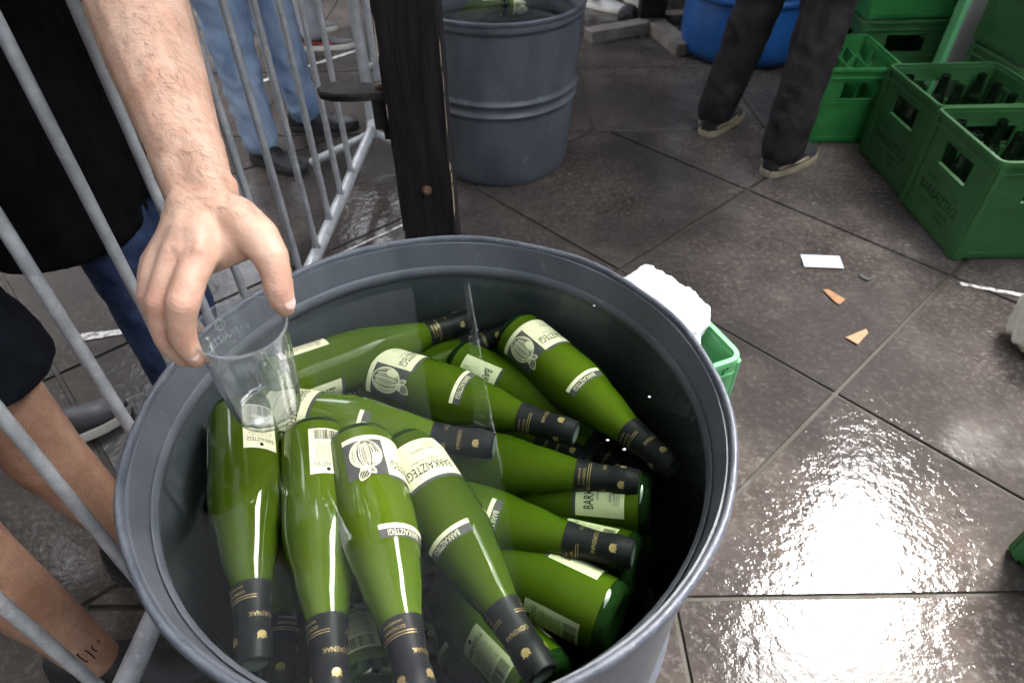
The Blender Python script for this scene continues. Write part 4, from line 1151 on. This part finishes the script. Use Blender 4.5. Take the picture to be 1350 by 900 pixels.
def nail(parent, c, along, out_, ln, wd):
    a = Vector(along).normalized(); n = Vector(out_); n = (n - a * n.dot(a)).normalized(); s = a.cross(n)
    mb = MB(); vs = []; fs = []; K = 8
    for i in range(K + 1):
        x = -1 + 2 * i / K
        for j in range(K + 1):
            y = -1 + 2 * j / K; lim = (1 - .35 * abs(x) ** 3)
            p = Vector(c) + a * (ln / 2 * x) + s * (wd / 2 * y * lim) + n * (.0018 * (1 - y * y) - .0006 * x * x)
            vs.append(p - parent.location)
    for i in range(K):
        for j in range(K): fs.append((i * (K + 1) + j, i * (K + 1) + j + 1, (i + 1) * (K + 1) + j + 1, (i + 1) * (K + 1) + j))
    mb.add(vs, fs); mb.build('fingernail', M['nail'], parent, True)


a, b = Dp(241, 445, .576), Dp(259, 474, .592); v_ = (EYE - b); nail(man, a.lerp(b, .72) + v_.normalized() * .0082 + _up * -.001, b - a, v_, .0125, .0105)
a, b = Dp(367, 380, .589), Dp(376, 406, .598); v_ = (EYE - b) + _rt * .75; nail(man, a.lerp(b, .66) + (v_.normalized()) * .0098, b - a, v_, .0140, .0120)


def arm_hair(parent, body, n, region, mat, lmin, lmax, seed, flow, wd_=.00011):
    me = body.data; r = random.Random(seed); mb = MB(); polys = me.polygons; off = Vector(body.location)
    cand = [p.index for p in polys if region(Vector(p.center) + parent.location + off)]
    if not cand: return
    for _ in range(n):
        p = polys[r.choice(cand)]; c = Vector(p.center) + off; nn = Vector(p.normal)
        if nn.dot(EYE - (c + parent.location)) < -.1: continue
        fl = Vector(flow) + Vector((r.uniform(-.6, .6), r.uniform(-.6, .6), r.uniform(-.6, .6))); fl = (fl - nn * fl.dot(nn)).normalized()
        L_ = r.uniform(lmin, lmax); s = fl.cross(nn) * wd_; bend = fl.cross(nn) * r.uniform(-.25, .25)
        q = [c + nn * .0001, c + (fl + bend * .4) * (L_ * .5) + nn * (L_ * .16), c + (fl + bend * 1.4) * L_ + nn * (L_ * .16)]
        mb.add([q[0] - s, q[0] + s, q[1] - s, q[1] + s, q[2]], [(0, 1, 3, 2), (2, 3, 4)])
    return mb.build('body_hair', mat, parent)


arm_hair(man, next(c for c in man.children if c.name.startswith('body')), 7500, lambda p: p.x > -.55 and p.y < 1.0 and .87 < p.z < 1.2 and p.y > .50, M['hair'], .008, .019, 4, (Dp(262, 255, .6) - Dp(182, 10, .69)).normalized() * .8 + _rt * .55)

# --- cup
CR0, CR1 = .0325, .0415
ct, cb = Dp(317, 430, .602), Dp(355, 541, .684)
ca = (ct - cb).normalized(); CH = (ct - cb).length
cup = empty('plastic_cup', cb, 0, 'empty clear plastic cup held upside over the tub by the reaching hand', 'cup')
cup['label'] = 'empty clear plastic cup held above the tub by the reaching hand'
vx = ((EYE - cb) - ca * (EYE - cb).dot(ca)).normalized(); vy = ca.cross(vx)
cup.matrix_world = Matrix(((vx.x, vy.x, ca.x, cb.x), (vx.y, vy.y, ca.y, cb.y), (vx.z, vy.z, ca.z, cb.z), (0, 0, 0, 1)))
mb = MB()
def crad(z): return CR0 + (CR1 - CR0) * (z / CH) ** .85
outer = [(.0, CR0 - .010), (.0005, CR0 - .005), (.003, CR0 - .0012)] + [(z * CH, crad(z * CH)) for z in (.06, .15, .3, .45, .6, .75, .9, .985)]
mb.lathe(outer, 96, cap0=True, cap1=False)
inn = [(.006, .002), (.006, CR0 - .006)] + [(z * CH, crad(z * CH) - .0009) for z in (.09, .2, .35, .5, .65, .8, .985)]
mb.lathe(inn, 96, cap0=False, cap1=False)
for i_, (x_, y_, z_) in enumerate(mb.v):       # shallow flutes moulded into the lower part
    if .004 < z_ < CH * .72:
        th_ = math.atan2(y_, x_); k_ = 1 + .020 * math.cos(14 * th_) * min(1, (CH * .72 - z_) / .02, (z_ - .004) / .008); mb.v[i_] = (x_ * k_, y_ * k_, z_)
mb.build('wall', M['cup'], cup, 50)
mb = MB(); k = 8; vs = []; fs = []; S_ = 64
for i in range(k):
    a = 2 * math.pi * i / k
    for q in range(S_):
        b = 2 * math.pi * q / S_; rr = CR1 + .0011 * math.cos(a); vs.append((rr * math.cos(b), rr * math.sin(b), CH + .0014 * math.sin(a)))
for i in range(k):
    for q in range(S_): fs.append((i * S_ + q, i * S_ + (q + 1) % S_, ((i + 1) % k) * S_ + (q + 1) % S_, ((i + 1) % k) * S_ + q))
mb.add(vs, fs); mb.build('lip', M['cup_lip'], cup, True)
mb = MB()
def cupword(s, ang, z, h, wmax):
    v, f, asp = text2d(s); kx = h if asp * h < wmax else wmax / asp
    mb.add([((crad(z + y * h) + .0004) * math.cos(ang + x * kx / crad(z)), (crad(z + y * h) + .0004) * math.sin(ang + x * kx / crad(z)), z + y * h) for x, y in v], f)
cupword('BARKAIZTEGI', R(205), CH * .70, .0085, .050)
for ww in (0, 1):
    pts = [(.0055 * math.cos(u) * (1 - .5 * ww), .0065 * math.sin(u)) for u in [2 * math.pi * e / 20 for e in range(21)]]
    for (x0, y0), (x1, y1) in zip(pts, pts[1:]):
        q = [(x0, y0), (x1, y1), (x1 * .86, y1 * .86), (x0 * .86, y0 * .86)]
        mb.add([((crad(CH * .82 + y) + .0004) * math.cos(R(205) + x / .043), (crad(CH * .82 + y) + .0004) * math.sin(R(205) + x / .043), CH * .82 + y) for x, y in q], [(0, 1, 2, 3)])
mb.build('lettering', M['etch'], cup)

# --- bystanders
pA, lg = make_person('person in charcoal shorts standing at the barrier, tattoo on the ankle', (-.80, .56), ((-.775, .665, R(-5)), (-.775, .455, R(5))), 0.0, 'skin_tan', 'navy_cloth', 'black_cloth', ('shoe_black', 'rubber'),
                     short=.86, tr_r=(.115, .098, .0), body_voxel=.0055, hips=(-.86, .57), kneefwd=.035, cloth_voxel=.006)
for (hip, kn, ank, hv) in lg[:1]:
    q = hip.lerp(kn, .86); ax = (kn - hip).normalized()
    bmv = MB(); pts = []
    for kq in range(33):
        a = 2 * math.pi * kq / 32; s1 = ax.orthogonal().normalized(); s2 = ax.cross(s1)
        pts.append(q + ax * .085 + (s1 * math.cos(a) + s2 * math.sin(a)) * (.088 + .003 * noise.noise(Vector((math.cos(a) * 2, math.sin(a) * 2, 1)))) - pA.location)
hip, kn, ank, hv = lg[1]
arm_hair(pA, next(c for c in pA.children if c.name.startswith('body')), 7000, lambda p: .08 < p.z < .62, M['hair'], .006, .013, 9, (0, 0, -1))
mb = MB(); body_me = next(c for c in pA.children if c.name.startswith('body')).data   # three inked bars above the ankle bone
for kk, (z0_, z1_, wv) in enumerate(((.128, .158, .3), (.131, .166, -.25), (.126, .160, .2), (.133, .155, -.4), (.140, .150, .5))):
    aa = R(-58 + 13 * kk)
    for q in range(8):
        pts = []
        for z in (z0_ + (z1_ - z0_) * q / 8, z0_ + (z1_ - z0_) * (q + 1.02) / 8):
            cax = kn.lerp(ank, (kn.z - z) / (kn.z - ank.z)); rr = .0405 + .006 * max(0, (z - .12) / .1); sw = wv * .12 * math.sin((z - z0_) / (z1_ - z0_) * 3.1)
            for da in (-.026, .026): pts.append(cax + Vector((math.cos(aa + da + sw), math.sin(aa + da + sw), 0)) * rr - pA.location + Vector((0, 0, z - cax.z)))
        mb.add(pts, [(0, 1, 3, 2)])
mb.build('tattoo', M['ink'], pA)

make_person('person in shorts half hidden behind the tattooed one, dark shoes with white soles', (-1.30, .92), ((-1.165, .952, R(35)), (-1.48, .96, R(20))), R(-20), 'skin', 'navy_cloth', 'black_cloth', ('shoe_black', 'sole_white'), short=.7, tr_r=(.11, .095, 0), body_voxel=.008)
make_person('person in pale blue jeans and black lace-up shoes beyond the barrier', (-1.05, 2.62), ((-.90, 2.68, R(5)), (-1.00, 2.42, R(-32))), R(-20), 'skin', 'denim', 'black_cloth', ('shoe_black', 'rubber'), shoe_kw=dict(lace='rubber'), tr_r=(.10, .080, .060), tr_amp=.012)
make_person('person in grey trousers and white-soled black shoes at the back left', (-1.15, 3.72), ((-1.08, 3.68, R(8)), (-1.22, 3.95, R(15))), R(5), 'skin', 'greytrouser', 'navy_cloth', ('shoe_black', 'sole_white'), tr_r=(.10, .078, .062), shoe_kw=dict(accent='red', high=.075))
make_person('person in lilac trousers and pale shoes at the top centre', (.66, 4.42), ((.52, 4.36, R(-35)), (.77, 4.47, R(-60))), R(-60), 'skin', 'lavender', 'navy_cloth', ('shoe_white', 'sole_white'), tr_r=(.095, .075, .058))
make_person('person in dark grey-brown trousers and hiking shoes walking by the crates', (1.02, 2.45), ((.83, 2.58, R(50)), (.985, 2.235, R(38))), R(45), 'skin', 'trouser', 'navy_cloth', ('shoe_black', 'sole_beige'), hips=(1.035, 2.50), tr_r=(.096, .082, .072), tr_amp=.010, shoe_kw=dict(accent='sole_beige', high=.100, wd=.112, ln=.30, lace='sole_beige'))
print('built')
